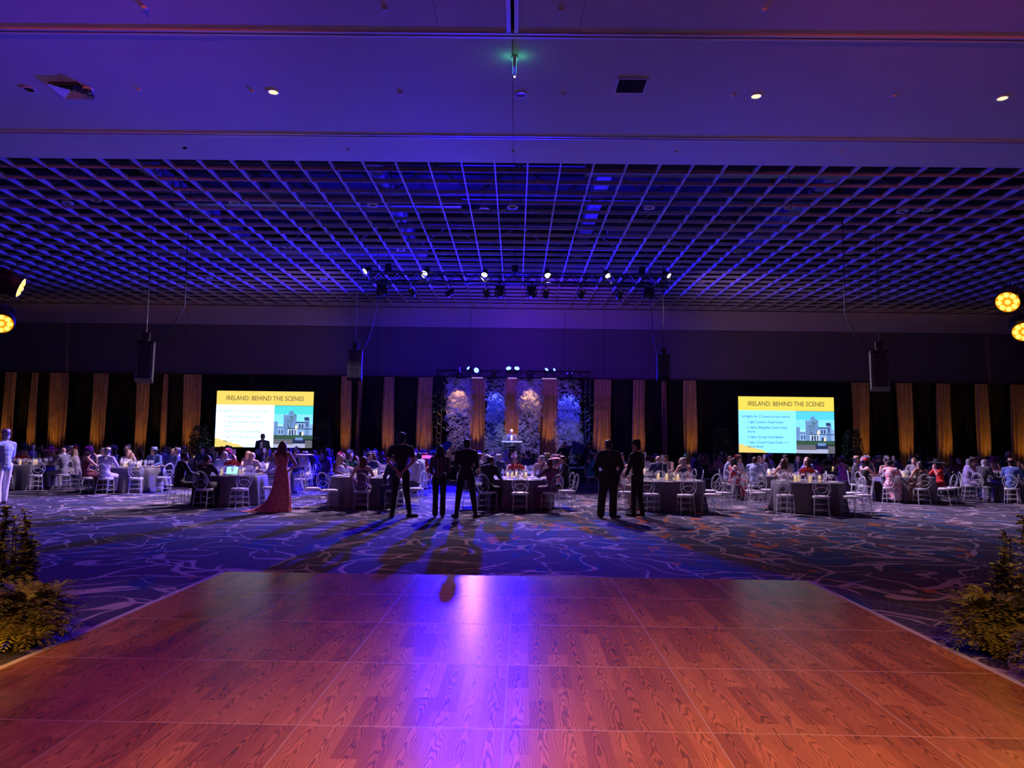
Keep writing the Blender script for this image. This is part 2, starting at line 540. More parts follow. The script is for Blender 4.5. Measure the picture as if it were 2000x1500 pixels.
def inst(name, mesh, parent, m=None, mw=None):
    o = bpy.data.objects.new(name, mesh)
    C.objects.link(o)
    o.parent = parent
    if mw is not None:
        o.matrix_local = mw
    if m is not None:
        o.material_slots[0].link = 'OBJECT'
        o.material_slots[0].material = m
    return o


def copy_tree(o, parent=None, kids=None):
    kids = kids or list(o.children)
    c = o.copy()
    C.objects.link(c)
    if parent is not None:
        c.parent = parent
    for ch in kids:
        copy_tree(ch, c, list(ch.children) or [])if ch.children else _cp(ch, c)
    return c


def _cp(ch, parent):
    c = ch.copy()
    C.objects.link(c)
    c.parent = parent
    return c


def struct(name, mb, m, smooth=False):
    return tag(mb.obj(name, m, smooth=smooth), kind='structure')


# ------------------------------------------------------------------ room shell
struct('floor', MB().box((0, (BACK + REAR) / 2, -0.05), (2 * SIDE, BACK - REAR, 0.1)), M['carpet'])
T1Y, T2Y = 11.85, 16.0    # two operable-wall tracks across the ceiling
XC = -0.14                # seam down the middle
# flat ceiling in boards with dark reveals
cb = MB()


def slab(x0, x1, y0, y1):
    cb.box(((x0 + x1) / 2, (y0 + y1) / 2, CEIL + 0.1), (x1 - x0, y1 - y0, 0.2))


g = 0.006
for (a, b2, ya, yb) in ((-SIDE, XC - g, T1Y + .09, T2Y - .09), (XC + g, SIDE, T1Y + .09, T2Y - .09),
                        (-SIDE, XC - g, T2Y + .09, EDGE), (XC + g, SIDE, T2Y + .09, EDGE),
                        (-SIDE, -1.4, REAR, T1Y - .09), (-1.392, XC - .10, REAR, T1Y - .09),
                        (XC + .10, 1.0, REAR, T1Y - .09), (1.008, SIDE, REAR, T1Y - .09)):
    slab(a, b2, ya, yb)
struct('ceiling', cb, M['ceil'])
struct('trim_1', MB().box((0, (EDGE + REAR) / 2, CEIL + 0.28), (2 * SIDE, EDGE - REAR, 0.1)), M['gap'])
tb = MB()
for ty in (T1Y, T2Y):
    tb.box((0, ty - 0.055, CEIL + 0.0), (2 * SIDE, 0.05, 0.05))
    tb.box((0, ty + 0.055, CEIL + 0.0), (2 * SIDE, 0.05, 0.05))
    tb.box((0, ty - 0.088, CEIL + 0.01), (2 * SIDE, 0.02, 0.03))
    tb.box((0, ty + 0.088, CEIL + 0.01), (2 * SIDE, 0.02, 0.03))
struct('trim_2', tb, M['trim'])
tb = MB()
for sx in (-1, 1):
    tb.box((XC + sx * .065, (REAR + T1Y - .1) / 2, CEIL), (0.07, T1Y - .1 - REAR, 0.05))
struct('trim_3', tb, M['trim'])
# fascia of the flat ceiling where the lattice starts
struct('trim_4', MB().box((0, EDGE - 0.02, CEIL + 1.5), (2 * SIDE, 0.04, 3.0)), M['plenum'])
# lattice of fins
SP = 0.8335
lat = MB()
x0, y0 = -0.617, 18.185
FW, FH = 0.034, 0.112
k0, k1 = int((-SIDE - x0) / SP), int((SIDE - x0) / SP)
for k in range(k0, k1 + 1):
    lat.box((x0 + k * SP, (EDGE + BACK - .1) / 2, CEIL + FH / 2), (FW, BACK - .1 - EDGE, FH))
ny = int((BACK - .3 - y0) / SP)
for j in range(0, ny + 1):
    lat.box((0, y0 + j * SP, CEIL + FH / 2 + 0.001), (2 * SIDE, .022, FH))
lat.box((0, BACK - 0.25, CEIL + 0.05), (2 * SIDE, 0.08, 0.1))
struct('ceiling_lattice', lat, M['lattice'])
struct('ceiling_deck', MB().box((0, (EDGE + BACK) / 2, 12.3), (2 * SIDE, BACK - EDGE, 0.1)), M['plenum'])
# steel joists and ducts above the lattice
jb = MB()
for j, yy in enumerate((19.6, 22.9, 26.2, 29.5, 32.8)):
    for zz in (9.75, 10.75):
        jb.box((0, yy, zz), (2 * SIDE, 0.09, 0.08))
    n = 44
    for i in range(n):
        xa = -SIDE + 2 * SIDE * i / n
        xb = -SIDE + 2 * SIDE * (i + 1) / n
        za, zb = (9.75, 10.75) if i % 2 else (10.75, 9.75)
        jb.tube([(xa, yy, za), (xb, yy, zb)], 0.03, 4)
struct('ceiling_joists', jb, M['joist'])
db = MB()
for (xa, yy, ln) in ((6.5, 21.2, 9), (-7, 24.6, 10), (9, 27.8, 11), (-10, 31.0, 12), (0.0, 33.8, 14)):
    db.box((xa, yy, 10.0), (ln, 0.5, 0.35))
for xa in (-13, -5, 3, 11, 19, -21):
    db.box((xa, 27, 11.2), (0.5, 19, 0.4))
struct('ceiling_ducts', db, M['duct'])

# walls
wb = MB()
seams = [xat(p, BACK) for p in (-60, 355, 733, 915, 1102, 1180, 1268, 1655, 2080)]
ed = [-SIDE] + seams + [SIDE]
for a, b2 in zip(ed[:-1], ed[1:]):
    wb.box(((a + b2) / 2, BACK + .05, (CEIL + 7.66) / 2), (b2 - a - .02, .1, CEIL - 7.66))
struct('wall_back', wb, M['wall_up'])
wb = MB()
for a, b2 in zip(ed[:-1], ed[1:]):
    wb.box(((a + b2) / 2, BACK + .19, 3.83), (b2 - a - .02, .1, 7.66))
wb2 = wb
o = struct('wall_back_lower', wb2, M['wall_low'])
struct('trim_5', MB().box((0, BACK + .36, 6), (2 * SIDE, .1, 13)), M['gap'])
struct('wall_left', MB().box((-SIDE - .05, (BACK + REAR) / 2, 6), (.1, BACK - REAR + .8, 12.6)), M['wall_side'])
struct('wall_right', MB().box((SIDE + .05, (BACK + REAR) / 2, 6), (.1, BACK - REAR + .8, 12.6)), M['wall_side'])
struct('wall_front', MB().box((0, REAR - .05, 4.4), (2 * SIDE, .1, 8.9)), M['wall_side'])

# ------------------------------------------------------------------ dance floor
DF = empty('dance_floor', (-0.002, 9.269, 0), -0.0097)
tag(DF, 'large glossy wooden parquet dance floor in the foreground', 'dance floor')
P = 1.2192
pm = MB()
e = 0.003
pm.box((0, 0, 0.0125), (P - 2 * e - .002, P - 2 * e - .002, 0.025), 0)
for sx in (-1, 1):
    pm.box((sx * (P / 2 - e / 2 - .0006), 0, 0.0127), (e, P - .002, 0.0254), 1)
    pm.box((0, sx * (P / 2 - e / 2 - .0006), 0.0127), (P - .002, e, 0.0254), 1)
panel = pm.mesh('floor_panel', [M['wood'], M['alu']])
for i in range(-3, 3):
    for j in range(0, 10):
        q = inst('floor_panel', panel, DF)
        q.location = ((i + .5) * P, -(j + .5) * P, 0)
for (nm, vs) in (('edge_ramp', [(-3 * P, 0), (-3 * P - .11, .11), (-3 * P - .11, -10 * P), (-3 * P, -10 * P)]),
                 ('edge_ramp', [(3 * P, -10 * P), (3 * P + .11, -10 * P), (3 * P + .11, .11), (3 * P, 0)]),
                 ('edge_ramp', [(3 * P, 0), (3 * P + .11, .11), (-3 * P - .11, .11), (-3 * P, 0)])):
    (a, b2, c2, d2) = vs
    if nm and vs[0][1] == 0 and vs[1][0] < -3 * P:
        tops = (a, d2); bots = (b2, c2)
    elif vs[0][1] == 0:
        tops = (a, d2); bots = (b2, c2)
    else:
        tops = (d2, a); bots = (c2, b2)
    mb = MB()
    V = [(tops[0][0], tops[0][1], .025), (tops[1][0], tops[1][1], .025), (bots[1][0], bots[1][1], .002), (bots[0][0], bots[0][1], .002),
         (tops[0][0], tops[0][1], .001), (tops[1][0], tops[1][1], .001)]
    mb.add(V, [(0, 1, 2, 3), (0, 4, 5, 1), (4, 3, 2, 5), (0, 3, 4), (1, 5, 2)])
    mb.obj(nm, M['ramp'] if vs is not None else M['alu'], DF)

# ------------------------------------------------------------------ ceiling fittings


def ring_disc(r_out, r_in, depth):
    mb = MB()
    mb.lathe([(r_in, 0.0), (r_in, -0.012), (r_out, -0.012), (r_out, 0.004)], 24)
    return mb


ring_me = ring_disc(.125, .095, 0).mesh('trim_ring', M['dl_ring'], True)
bowl_me = MB().lathe([(.001, 0.0), (.05, -0.001), (.094, -0.008)], 20).mesh('reflector', M['dl_warm'], True)


def downlight(px, py, lit, label):
    p = at(px, py, z=CEIL)
    t = empty('downlight', (p.x, p.y, CEIL - 0.006))
    tag(t, label, 'ceiling light', 'recessed downlights in the flat ceiling')
    inst('trim_ring', ring_me, t)
    inst('reflector', bowl_me, t, M['dl_warm'] if lit else M['dl_dark'])
    return t


downlight(534, 179, 1, 'warm lit recessed downlight left of the ceiling centre seam')
downlight(1477, 187, 1, 'warm lit recessed downlight right of the square dark grille')
downlight(1958, 191, 1, 'warm lit recessed downlight at the far right of flat ceiling')
downlight(1017, 184, 0, 'unlit recessed downlight with reddish core beside the centre seam')
downlight(57, 174, 0, 'unlit recessed downlight beside the louvred air diffuser')
dm = MB().lathe([(.001, -.035), (.03, -.034), (.045, -.022), (.05, 0)], 14).mesh('sprinkler_cover', M['white_plastic'], True)
spk = [(493, 178, 'beside the lit downlight left of the centre seam'), (272, 175, 'right of the louvred air diffuser'),
       (782, 181, 'midway between lit downlight and centre seam'), (1099, 184, 'between unlit centre downlight and square grille'),
       (1431, 186, 'just left of the lit downlight past the grille'), (1746, 187, 'between the two lit downlights on the right'),
       (752, 16, 'left of the thick centre ceiling track, near top'), (1095, 20, 'right of the thick centre ceiling track, near top'),
       (1493, 18, 'at top of the picture on the right half'), (282, 14, 'at top of the picture on the left half'),
       (361, 288, 'dark one near the lattice edge on left'), (680, 292, 'near the lattice edge left of centre'),
       (1002, 296, 'on the centre seam near the lattice edge'), (1321, 296, 'near the lattice edge right of centre'),
       (1639, 298, 'near the lattice edge far right')]
for px, py, tx in spk:
    p = at(px, py, z=CEIL)
    o = inst('sprinkler_cover', dm, None, M['gap'] if 'dark' in tx else None)
    o.location = (p.x, p.y, CEIL)
    tag(o, 'small round sprinkler cover ' + tx, 'sprinkler', 'sprinkler covers in the flat ceiling')
p = at(172, 173, z=CEIL)
t = empty('dome_camera', (p.x, p.y, CEIL - 0.01))
tag(t, 'small dome camera on the ceiling beside the louvred diffuser', 'camera')
MB().lathe([(.1, .01), (.1, -.02), (.085, -.03)], 20).obj('base_ring', M['white_plastic'], t, True)
MB().lathe([(.085, -.03), (.075, -.07), (.04, -.1), (.001, -.108)], 20).obj('dome', M['lens_dim'], t, True)
# louvred diffuser
p = at(140, 175, z=CEIL)
t = empty('air_diffuser', (p.x, p.y, CEIL))
tag(t, 'square louvred white air diffuser in the left part of ceiling', 'air vent')
mb = MB()
for i, s in enumerate((.62, .47, .33, .2)):
    for a in range(4):
        q = Matrix.Rotation(a * PI / 2, 3, 'Z')
        zt, zb = -.005, -.05 + i * .004
        so, si = s / 2, s / 2 - .065
        V = [q @ Vector(v) for v in ((-so, -so, zb), (so, -so, zb), (si, -si, zt), (-si, -si, zt))]
        (mb if i else mb).add(V, [(0, 1, 2, 3)])
mb.obj('louvre', M['white_plastic'], t)
MB().box((0, 0, -.002), (.6, .6, .004)).obj('backing', M['gap'], t)
# square return grille
p = (at(1206, 153, z=CEIL) + at(1258, 180, z=CEIL)) / 2
t = empty('return_grille', (p.x, p.y, CEIL - .004))
tag(t, 'square dark return air grille with a pale frame', 'air vent')
mb = MB()
for a in range(4):
    q = Matrix.Rotation(a * PI / 2, 4, 'Z')
    mb.box(q @ Vector((0, .285, -.008)), (.6, .035, .02), 0, q.to_3x3())
mb.obj('frame', M['dl_ring'], t)
mb = MB()
mb.box((0, 0, 0), (.55, .55, .004))
for i in range(13):
    mb.box((0, -.25 + i * .0416, -.006), (.54, .006, .012))
mb.obj('grille_face', mat('grille_dark', (0.02, 0.02, 0.03), .7), t)
# exit sign seen edge-on and sensor
p = at(1002, 110, z=CEIL)
t = empty('exit_sign', (p.x + .03, p.y, CEIL))
tag(t, 'double faced exit sign seen edge-on with green glow on ceiling', 'exit sign')
MB().box((0, 0, -.03), (.12, .1, .06)).obj('canopy', M['white_plastic'], t)
MB().box((0, 0, -.17), (.06, .30, .2)).obj('housing', M['white_plastic'], t)
for s in (-1, 1):
    MB().box((s * .033, 0, -.17), (.006, .28, .18)).obj('sign_face', M['exit'], t)
    light('exit_glow', 'POINT', (t.location.x + s * .12, t.location.y, CEIL - .12), (0, 0, 0), 0.28, (.1, 1, .45), .04, parent=t)
p = at(1002, 143, z=CEIL)
t = empty('beam_sensor', (p.x + .03, p.y, CEIL))
tag(t, 'thin white sensor strip on the centre seam under the exit sign', 'sensor')
MB().box((0, 0, -.012), (.05, .26, .024)).obj('strip', M['white_plastic'], t)
MB().box((0, .08, -.03), (.03, .04, .015)).obj('indicator', M['lens_warm'], t)
# downlights hung inside the lattice
hl = MB()
hl.lathe([(.10, 0.0), (.10, -.012), (.17, -.012), (.17, .03), (.10, .12)], 18)
hung_me = hl.mesh('trim_ring', M['dl_ring'], True)
hung_in = MB().lathe([(.001, .06), (.1, .002)], 18).mesh('reflector', M['dl_dark'], True)
stem_me = MB().tube([(0, 0, .1), (0, 0, 1.0)], .015, 5).mesh('stem', M['joist'])
HL = [(132, 397), (187, 391), (458, 396), (728, 401), (946, 409), (1001, 405), (1268, 406), (1543, 406), (1762, 413), (1811, 410),
      (124, 478), (561, 483), (782, 488), (1441, 492), (1659, 494), (1888, 496), (75, 535), (258, 538), (409, 544), (445, 540), (632, 545),
      (1370, 552), (1518, 558), (1555, 553), (1745, 554), (1968, 555)]
for px, py in HL:
    p = at(px, py, z=CEIL + .16)
    t = empty('hanging_downlight', (p.x, p.y, CEIL + .16))
    col = 'nearest row' if py < 450 else ('middle row' if py < 520 else 'farthest row')
    tag(t, 'small round downlight above the ceiling lattice, %s' % col, 'ceiling light', 'round downlights above the lattice, ' + col)
    inst('trim_ring', hung_me, t); inst('reflector', hung_in, t); inst('stem', stem_me, t)

# ------------------------------------------------------------------ drapes and uplights
DY = 36.3
DTOP = 4.95


def drape_mesh(w, h, folds, amp, seed, n=None):
    r = random.Random(seed)
    n = n or max(16, folds * 8)
    ph = r.random() * 6
    vs, fs = [], []
    zs = [0.02, .4, 1.0, 1.8, 2.8, 3.8, h - .15, h]
    for zi, z in enumerate(zs):
        for i in range(n + 1):
            u = i / n
            x = (u - .5) * w
            sway = .03 * math.sin(z * 1.1 + ph + u * 5)
            k = 1.0 - .45 * (z / h)
            y = amp * k * (math.sin(u * folds * 2 * PI + ph) + .45 * math.sin(u * folds * 4.7 + ph * 2))
            flare = 1 + .10 * (1 - z / h) * math.sin(ph)
            vs.append((x * flare + sway, y, z))
    for zi in range(len(zs) - 1):
        for i in range(n):
            a = zi * (n + 1) + i
            fs.append((a, a + 1, a + n + 2, a + n + 1))
    b = len(vs)
    # thickness: back sheet
    vs2 = [(x, y + .012, z) for (x, y, z) in vs]
    fs2 = [tuple(reversed([k + b for k in f])) for f in fs]
    mb = MB(); mb.add(vs + vs2, fs + fs2)
    return mb


bd = [drape_mesh(1.5, DTOP, 9, .05, s).mesh('black_drape', M['black_drape'], True) for s in range(4)]
nb = 40
for i in range(nb):
    x = -29.25 + 1.5 * i
    o = inst('black_drape', bd[i % 4], None)
    o.location = (x, DY + .25, 0)
    tag(o, 'tall black velvet drape panel hanging along the back wall', 'curtain', 'black drape panels along the back wall')
pipe = MB().tube([(-30, DY + .05, DTOP + .02), (30, DY + .05, DTOP + .02)], .025, 6)
tag(pipe.obj('drape_pipe', M['black']), 'long black pipe carrying the drapes along the back wall', 'pipe')
gold = [(12, 22, 0), (60, 14, 0), (110, 36, 0), (190, 30, 0), (275, 24, 0), (318, 10, 0), (372, 34, 0), (674, 20, 0), (700, 9, 1), (757, 22, 0), (828, 30, 0),
        (931, 32, 2), (999, 30, 2), (1071, 40, 2), (1176, 34, 0), (1248, 24, 0), (1298, 9, 1), (1349, 26, 0), (1672, 14, 1), (1688, 20, 0), (1768, 30, 0),
        (1846, 28, 0), (1922, 26, 0), (1992, 28, 0)]
names = ['far left edge', 'left of the standing man in lavender', 'left line array side', 'under the left hanging loudspeaker', 'near left chairs',
         'thin strip left of the tree', 'behind the tree left of the left screen', 'right of the left screen', 'thin strip right of left screen',
         'above the seated crowd left of stage', 'beside the first ruffled column']
up_head = None
for gi, (px, wpx, kd) in enumerate(gold):
    x = xat(px, DY)
    w = wpx * DY / F_PX
    me = drape_mesh(w, DTOP - .02, max(3, int(w / .17)), .075, 50 + gi, n=max(24, int(w * 50)))
    o = me.obj('bronze_drape', M['gold_drape'], smooth=True)
    o.location = (x, DY - .02 - (0.1 if kd == 2 else 0), 0)
    if px < 400:
        nm = 'left of the left screen, number %d along' % gi
    where = {12: 'at the far left edge', 60: 'thin, second from the left edge', 110: 'behind the table at far left', 190: 'left of the hanging outer left speaker',
             275: 'under the outer left loudspeaker cluster', 318: 'thin, right of the outer left loudspeaker', 372: 'behind the tree left of left screen',
             674: 'right of the tree beside the left screen', 700: 'thin, under the inner left loudspeaker', 757: 'left of the tall standing man',
             828: 'left of the first ruffled column', 931: 'between first and second ruffled columns', 999: 'behind the speaker at the lectern',
             1071: 'between third and fourth ruffled columns', 1176: 'right of the fourth ruffled column', 1248: 'behind the man in the black hat',
             1298: 'thin, under the inner right loudspeaker', 1349: 'between the black hat man and right screen', 1672: 'thin, beside tree right of right screen',
             1688: 'behind the tree right of right screen', 1768: 'right of the outer right loudspeaker', 1846: 'behind the thin microphone stand area',
             1922: 'near the right edge, behind the standing waiter', 1992: 'at the far right edge'}[px]
    tag(o, 'bronze velvet drape strip lit amber, ' + where, 'curtain', 'bronze drape strips along the back wall')
    # floor uplight
    if kd != 1:
        yu = DY - .75
        t = empty('uplight', (x, yu, 0.0 if kd != 2 else 0.6))
        tag(t, 'small black floor uplight, amber, ' + where, 'uplight', 'amber uplights at the foot of the drapes')
        if up_head is None:
            mb = MB(); mb.lathe([(.001, .06), (.08, .06), (.1, .1), (.1, .24), (.092, .24), (.092, .22)], 16)
            up_head = mb.mesh('lamp_head', M['black'], True)
            up_lens = MB().lathe([(.001, .222), (.09, .222)], 16).mesh('lens', M['lens_amber'], True)
            mb = MB(); mb.box((0, 0, .02), (.2, .16, .04)); mb.box((-.11, 0, .09), (.01, .05, .14)); mb.box((.11, 0, .09), (.01, .05, .14))
            up_yoke = mb.mesh('yoke', M['black'])
        inst('lamp_head', up_head, t); inst('lens', up_lens, t); inst('yoke', up_yoke, t)
        zb = t.location.z
        light('amber_beam', 'SPOT', (x, yu, zb + .28), (x, DY - .1, zb + 2.9), 115 if kd == 0 else 130, AMBER, .05, 46, 1.0, parent=t)

# ------------------------------------------------------------------ stage
ST = empty('stage', (-.18, 34.1, 0))
tag(ST, 'low black stage platform below the ruffled columns', 'stage')
MB().box((0, 0, .57), (8.6, 3.6, .06)).obj('deck', M['stage'], ST)
MB().box((0, 0, .27), (8.5, 3.5, .54)).obj('skirt', M['black_drape'], ST)
mb = MB()
for i in range(3):
    mb.box((0, -2.35 + i * .27, .08 + i * .16), (1.3, .28, .06))
for sx in (-.6, .6):
    mb.box((sx, -2.1, .16), (.05, .75, .26))
o = mb.obj('steps', M['stage'], ST)
o.location = (3.0, 0, 0)


def ruffled_column(px0, px1, pat, label):
    Yc = 33.4
    x = xat((px0 + px1) / 2, Yc)
    w = (px1 - px0) * Yc / F_PX * .9
    t = empty('ruffled_column', (x, Yc, .603))
    tag(t, label, 'decor column', 'tall ruffled columns on the stage')
    H = 4.1
    MB().box((0, .1, H / 2), (w * .86, .3, H)).obj('core', M['ruffle_core'], t)
    r = random.Random(px0)
    mb = MB()
    n = 560
    for i in range(n):
        u, z = r.uniform(-.5, .5), r.uniform(.16, H - .04)
        big = pat(z / H)
        s = r.uniform(.7, 1.25) * (.13 + .16 * big)
        side = r.random()
        ang = r.uniform(-1, 1) * 1.1 + (PI if r.random() < .5 else 0)
        base = Vector((u * w, -.06 - r.random() * .05, z))
        if side < .1:
            base = Vector((math.copysign(w * .45, u), r.uniform(-.05, .2), z))
        d = Vector((math.cos(ang), -.25, math.sin(ang) * .6))
        lift = Vector((0, -1, 0))
        curl = r.choice((-1, 1)) * r.uniform(.8, 1.6)
        L_, V = 6, []
        wd = s * r.uniform(.10, .20)
        for k in range(L_ + 1):
            f = k / L_
            q = base + d * (f - .5) * s * 1.6 + Vector((0, 0, 1)) * curl * s * (f - .5) ** 2 * 2.2 + lift * s * .55 * math.sin(f * PI)
            tn = wd * (1 - .6 * abs(f - .5))
            V += [q + Vector((0, -tn * .6, tn)), q + Vector((0, tn * .8, -tn))]
        mb.add(V, [(2 * k, 2 * k + 1, 2 * k + 3, 2 * k + 2) for k in range(L_)])
    rf = mb.obj('ruffles', M['ruffle'], t, True)
    rf['kind'] = 'stuff'
    MB().box((0, .1, .03), (w * 1.0, .5, .06)).obj('base_plate', M['black'], t)
    return x, Yc, w


cols = [ruffled_column(871, 918, lambda f: 1 if f > .55 else .1, 'ruffled white column, first from the left on stage, amber top'),
        ruffled_column(945, 988, lambda f: .05, 'finely ruffled white column just left of the lectern'),
        ruffled_column(1011, 1055, lambda f: 1 if f > .6 else .0, 'ruffled column just right of the lectern, amber top and blue foot'),
        ruffled_column(1087, 1134, lambda f: 1 if .2 < f < .55 else .1, 'ruffled column at the right end with large curls low down')]


def spot_from(name, loc, tgt, pw, col, ang, parent, size=.06, blend=.4):
    loc, tgt = Vector(loc), Vector(tgt)
    return light(name, 'SPOT', loc, tgt, pw, col, size, ang, blend, parent)


def box_truss(name, a, b, s, label):
    """square lattice truss from a to b along X"""
    t = empty(name, (0, 0, 0))
    t.location = ((a[0] + b[0]) / 2, a[1], a[2])
    tag(t, label, 'truss')
    L_ = b[0] - a[0]
    mb = MB()
    for sy in (-1, 1):
        for sz in (-1, 1):
            mb.tube([(-L_ / 2, sy * s / 2, sz * s / 2), (L_ / 2, sy * s / 2, sz * s / 2)], .028, 6)
    mb.obj('chords', M['truss'], t, True)
    n = int(L_ / s / 1.0)
    mb = MB()
    for i in range(n):
        xa = -L_ / 2 + L_ * i / n
        xb = -L_ / 2 + L_ * (i + 1) / n
        za, zb = (s / 2, -s / 2) if i % 2 else (-s / 2, s / 2)
        for sy in (-1, 1):
            mb.tube([(xa, sy * s / 2, za), (xb, sy * s / 2, zb)], .017, 5)
        for sz in (-1, 1):
            mb.tube([(xa, -za, sz * s / 2), (xb, za if i % 2 else -zb, sz * s / 2)], .011, 5)
    mb.obj('lacing', M['truss'], t)
    for sx in (-1, 1):
        e_ = MB()
        for (p0, p1) in (((0, -s / 2, -s / 2), (0, s / 2, -s / 2)), ((0, -s / 2, s / 2), (0, s / 2, s / 2)), ((0, -s / 2, -s / 2), (0, -s / 2, s / 2)), ((0, s / 2, -s / 2), (0, s / 2, s / 2))):
            e_.tube([p0, p1], .02, 5)
        o = e_.obj('end_frame', M['truss'], t)
        o.location = (sx * L_ / 2, 0, 0)
    return t


# fixtures: head built pointing along local -Z at the origin
def par_parts():
    mb = MB()
    mb.lathe([(.03, .17), (.075, .14), (.085, .05), (.10, -.03), (.105, -.11), (.098, -.11), (.095, -.09)], 18)
    for a in range(10):
        q = Matrix.Rotation(a * PI / 5, 3, 'Z')
        mb.box(q @ Vector((.083, 0, .09)), (.02, .006, .07), 0, q)
    head = mb.mesh('lamp_head', M['black'], True)
    lens = MB().lathe([(.001, -.092), (.095, -.092)], 18).mesh('lens', M['lens_white'], True)
    mb = MB()
    mb.tube([(-.115, 0, 0), (-.12, 0, .18), (0, 0, .23), (.12, 0, .18), (.115, 0, 0)], .01, 5)
    mb.box((0, 0, .27), (.05, .05, .08))
    yoke = mb.mesh('yoke', M['black'])
    return head, lens, yoke


PAR = par_parts()


par_last = [None]


def fixture(name, loc, target, lensmat, label, group, scale=1.0, power=0, col=WHITE, ang=50, blend=.6, lsize=.08, below=True):
    t = empty(name, loc)
    par_last[0] = t
    tag(t, label, 'stage light', group)
    d = (Vector(target) - Vector(loc)).normalized()
    q = d.to_track_quat('-Z', 'Y').to_matrix().to_4x4()
    S = Matrix.Scale(scale, 4)
    inst('lamp_head', PAR[0], t, None, q @ S)
    inst('lens', PAR[1], t, lensmat, q @ S)
    yk = inst('yoke', PAR[2], t, None, (Matrix.Identity(4) if below else Matrix.Rotation(PI, 4, 'X')) @ S)
    if power:
        light('beam', 'SPOT', Vector(loc) + d * .13 * scale, target, power, col, lsize, ang, blend, t)
    return t


def mover(loc, tgt, label, group, pw, col, ang):
    t = empty('moving_head_light', loc)
    tag(t, label, 'stage light', group)
    MB().box((0, 0, .20), (.34, .24, .13)).obj('base', M['blackp'], t)
    mb = MB()
    mb.box((0, 0, .12), (.38, .13, .05))
    mb.box((-.18, 0, -.02), (.04, .12, .28)); mb.box((.18, 0, -.02), (.04, .12, .28))
    mb.obj('yoke', M['blackp'], t)
    d = (Vector(tgt) - Vector(loc)).normalized()
    q = d.to_track_quat('-Z', 'Y').to_matrix().to_4x4()
    mb = MB(); mb.lathe([(.001, .15), (.09, .15), (.14, .08), (.15, -.02), (.12, -.2), (.13, -.22), (.115, -.22), (.11, -.19)], 18)
    h = mb.obj('lamp_head', M['blackp'], t, True); h.matrix_local = q
    l = MB().lathe([(.001, -.18), (.06, -.188), (.112, -.19)], 18).obj('lens', M['lens_dim'], t, True); l.matrix_local = q
    mb = MB(); mb.tube([(0, 0, .26), (0, 0, .37)], .03, 6); mb.box((0, 0, .345), (.07, .42, .05)); mb.obj('clamp', M['black'], t)
    light('beam', 'SPOT', Vector(loc) + d * .26, tgt, pw, col, .1, ang, .9, t)
    return t


# truss over the columns
TY = 33.0
TZ = at(1000, 731, Y=TY).z
xa, xb = xat(871, TY), xat(1133, TY)
box_truss('stage_truss', (xa - .45, TY, TZ), (xb + .45, TY, TZ), .30, 'short black box truss above the four ruffled columns')
for sx, wh in ((xa - .34, 'left'), (xb + .34, 'right')):
    t = empty('truss_leg', (sx, TY, 0.603)); tag(t, 'slim vertical truss leg at the %s end of the stage truss' % wh, 'truss')
    mb = MB()
    for a in (-.1, .1):
        for b_ in (-.1, .1):
            mb.tube([(a, b_, .03), (a, b_, TZ - .76)], .02, 5)
    mb.obj('uprights', M['truss'], t)
    mb = MB()
    for k in range(16):
        z0 = .05 + k * .22
        s_ = 1 if k % 2 else -1
        mb.tube([(-.1 * s_, -.1, z0), (.1 * s_, -.1, z0 + .22)], .01, 4)
        mb.tube([(-.1 * s_, .1, z0), (.1 * s_, .1, z0 + .22)], .01, 4)
    mb.obj('lacing', M['truss'], t)
    MB().box((0, 0, .015), (.5, .5, .03)).obj('base_plate', M['black'], t)
# fixtures washing the columns
for i, (px, mcol, col) in enumerate(((894, 'warm', (1, .42, .16)), (963, 'blue', (.08, .1, 1)), (1033, 'warm', (1, .46, .18)), (1110, 'blue', (.06, .08, 1)))):
    x = xat(px, TY - .35)
    cx = cols[i][0]
    loc = (x, TY - .45, TZ - .12)
    nm = ['first', 'second', 'third', 'fourth'][i]
    fixture('par_light', loc, (cx, 33.2, 2.6), M['lens_warm'], 'black par light washing the %s ruffled column from above' % nm, 'par lights on the stage truss',
            1.2, 1500 if mcol == 'warm' else 3600, col, 64, .8)
    MB().tube([(0, 0, .26), (0, .31, .27)], .02, 5).obj('arm', M['black'], C.objects[-1] if False else par_last[0])
    # low light for the lower half
blues = [(932, 722, (-6, 18, 0.0), 30000, 62), (994, 723, (-2, 22, 13.5), 3600, 92), (1009, 723, (1.5, 22, 13.5), 2200, 92), (1066, 724, (7, 22, 13), 2200, 92),
         (1080, 724, (14, 22, 11.5), 5500, 96), (917, 721, (-12, 22, 12), 13000, 104)]
for i, (px, py, tg, pw, an) in enumerate(blues):
    p = at(px, py, Y=TY - .1)
    nm = ['large glaring one left of centre', 'left one of the bright centre pair', 'right one of the bright centre pair',
          'left one of the slim right-hand pair', 'right one of the slim right-hand pair', 'dim one turned left by the first column'][i]
    fixture('blue_wash_light', p, tg, M['lens_blue'], 'blue wash light on the stage truss, ' + nm, 'blue lights on top of the stage truss',
            1.25 if i < 3 else .9, pw, BLUE, an, .35, .1, below=False)
for i, (p0, p1) in enumerate(((919, 941), (990, 1008), (1057, 1086))):
    xa_, xb_ = xat(p0, TY - .2), xat(p1, TY - .2)
    o = MB().box(((xa_ + xb_) / 2, TY - .15, TZ - .195), (xb_ - xa_, .06, .05)).obj('light_batten', mat('pale_batten_%d' % i, (.7, .55, .5), .5, emit=(1, .7, .55), estr=.25))
    tag(o, 'pale horizontal batten under the stage truss, ' + ['left', 'centre', 'right'][i], 'batten', 'pale battens under the stage truss')

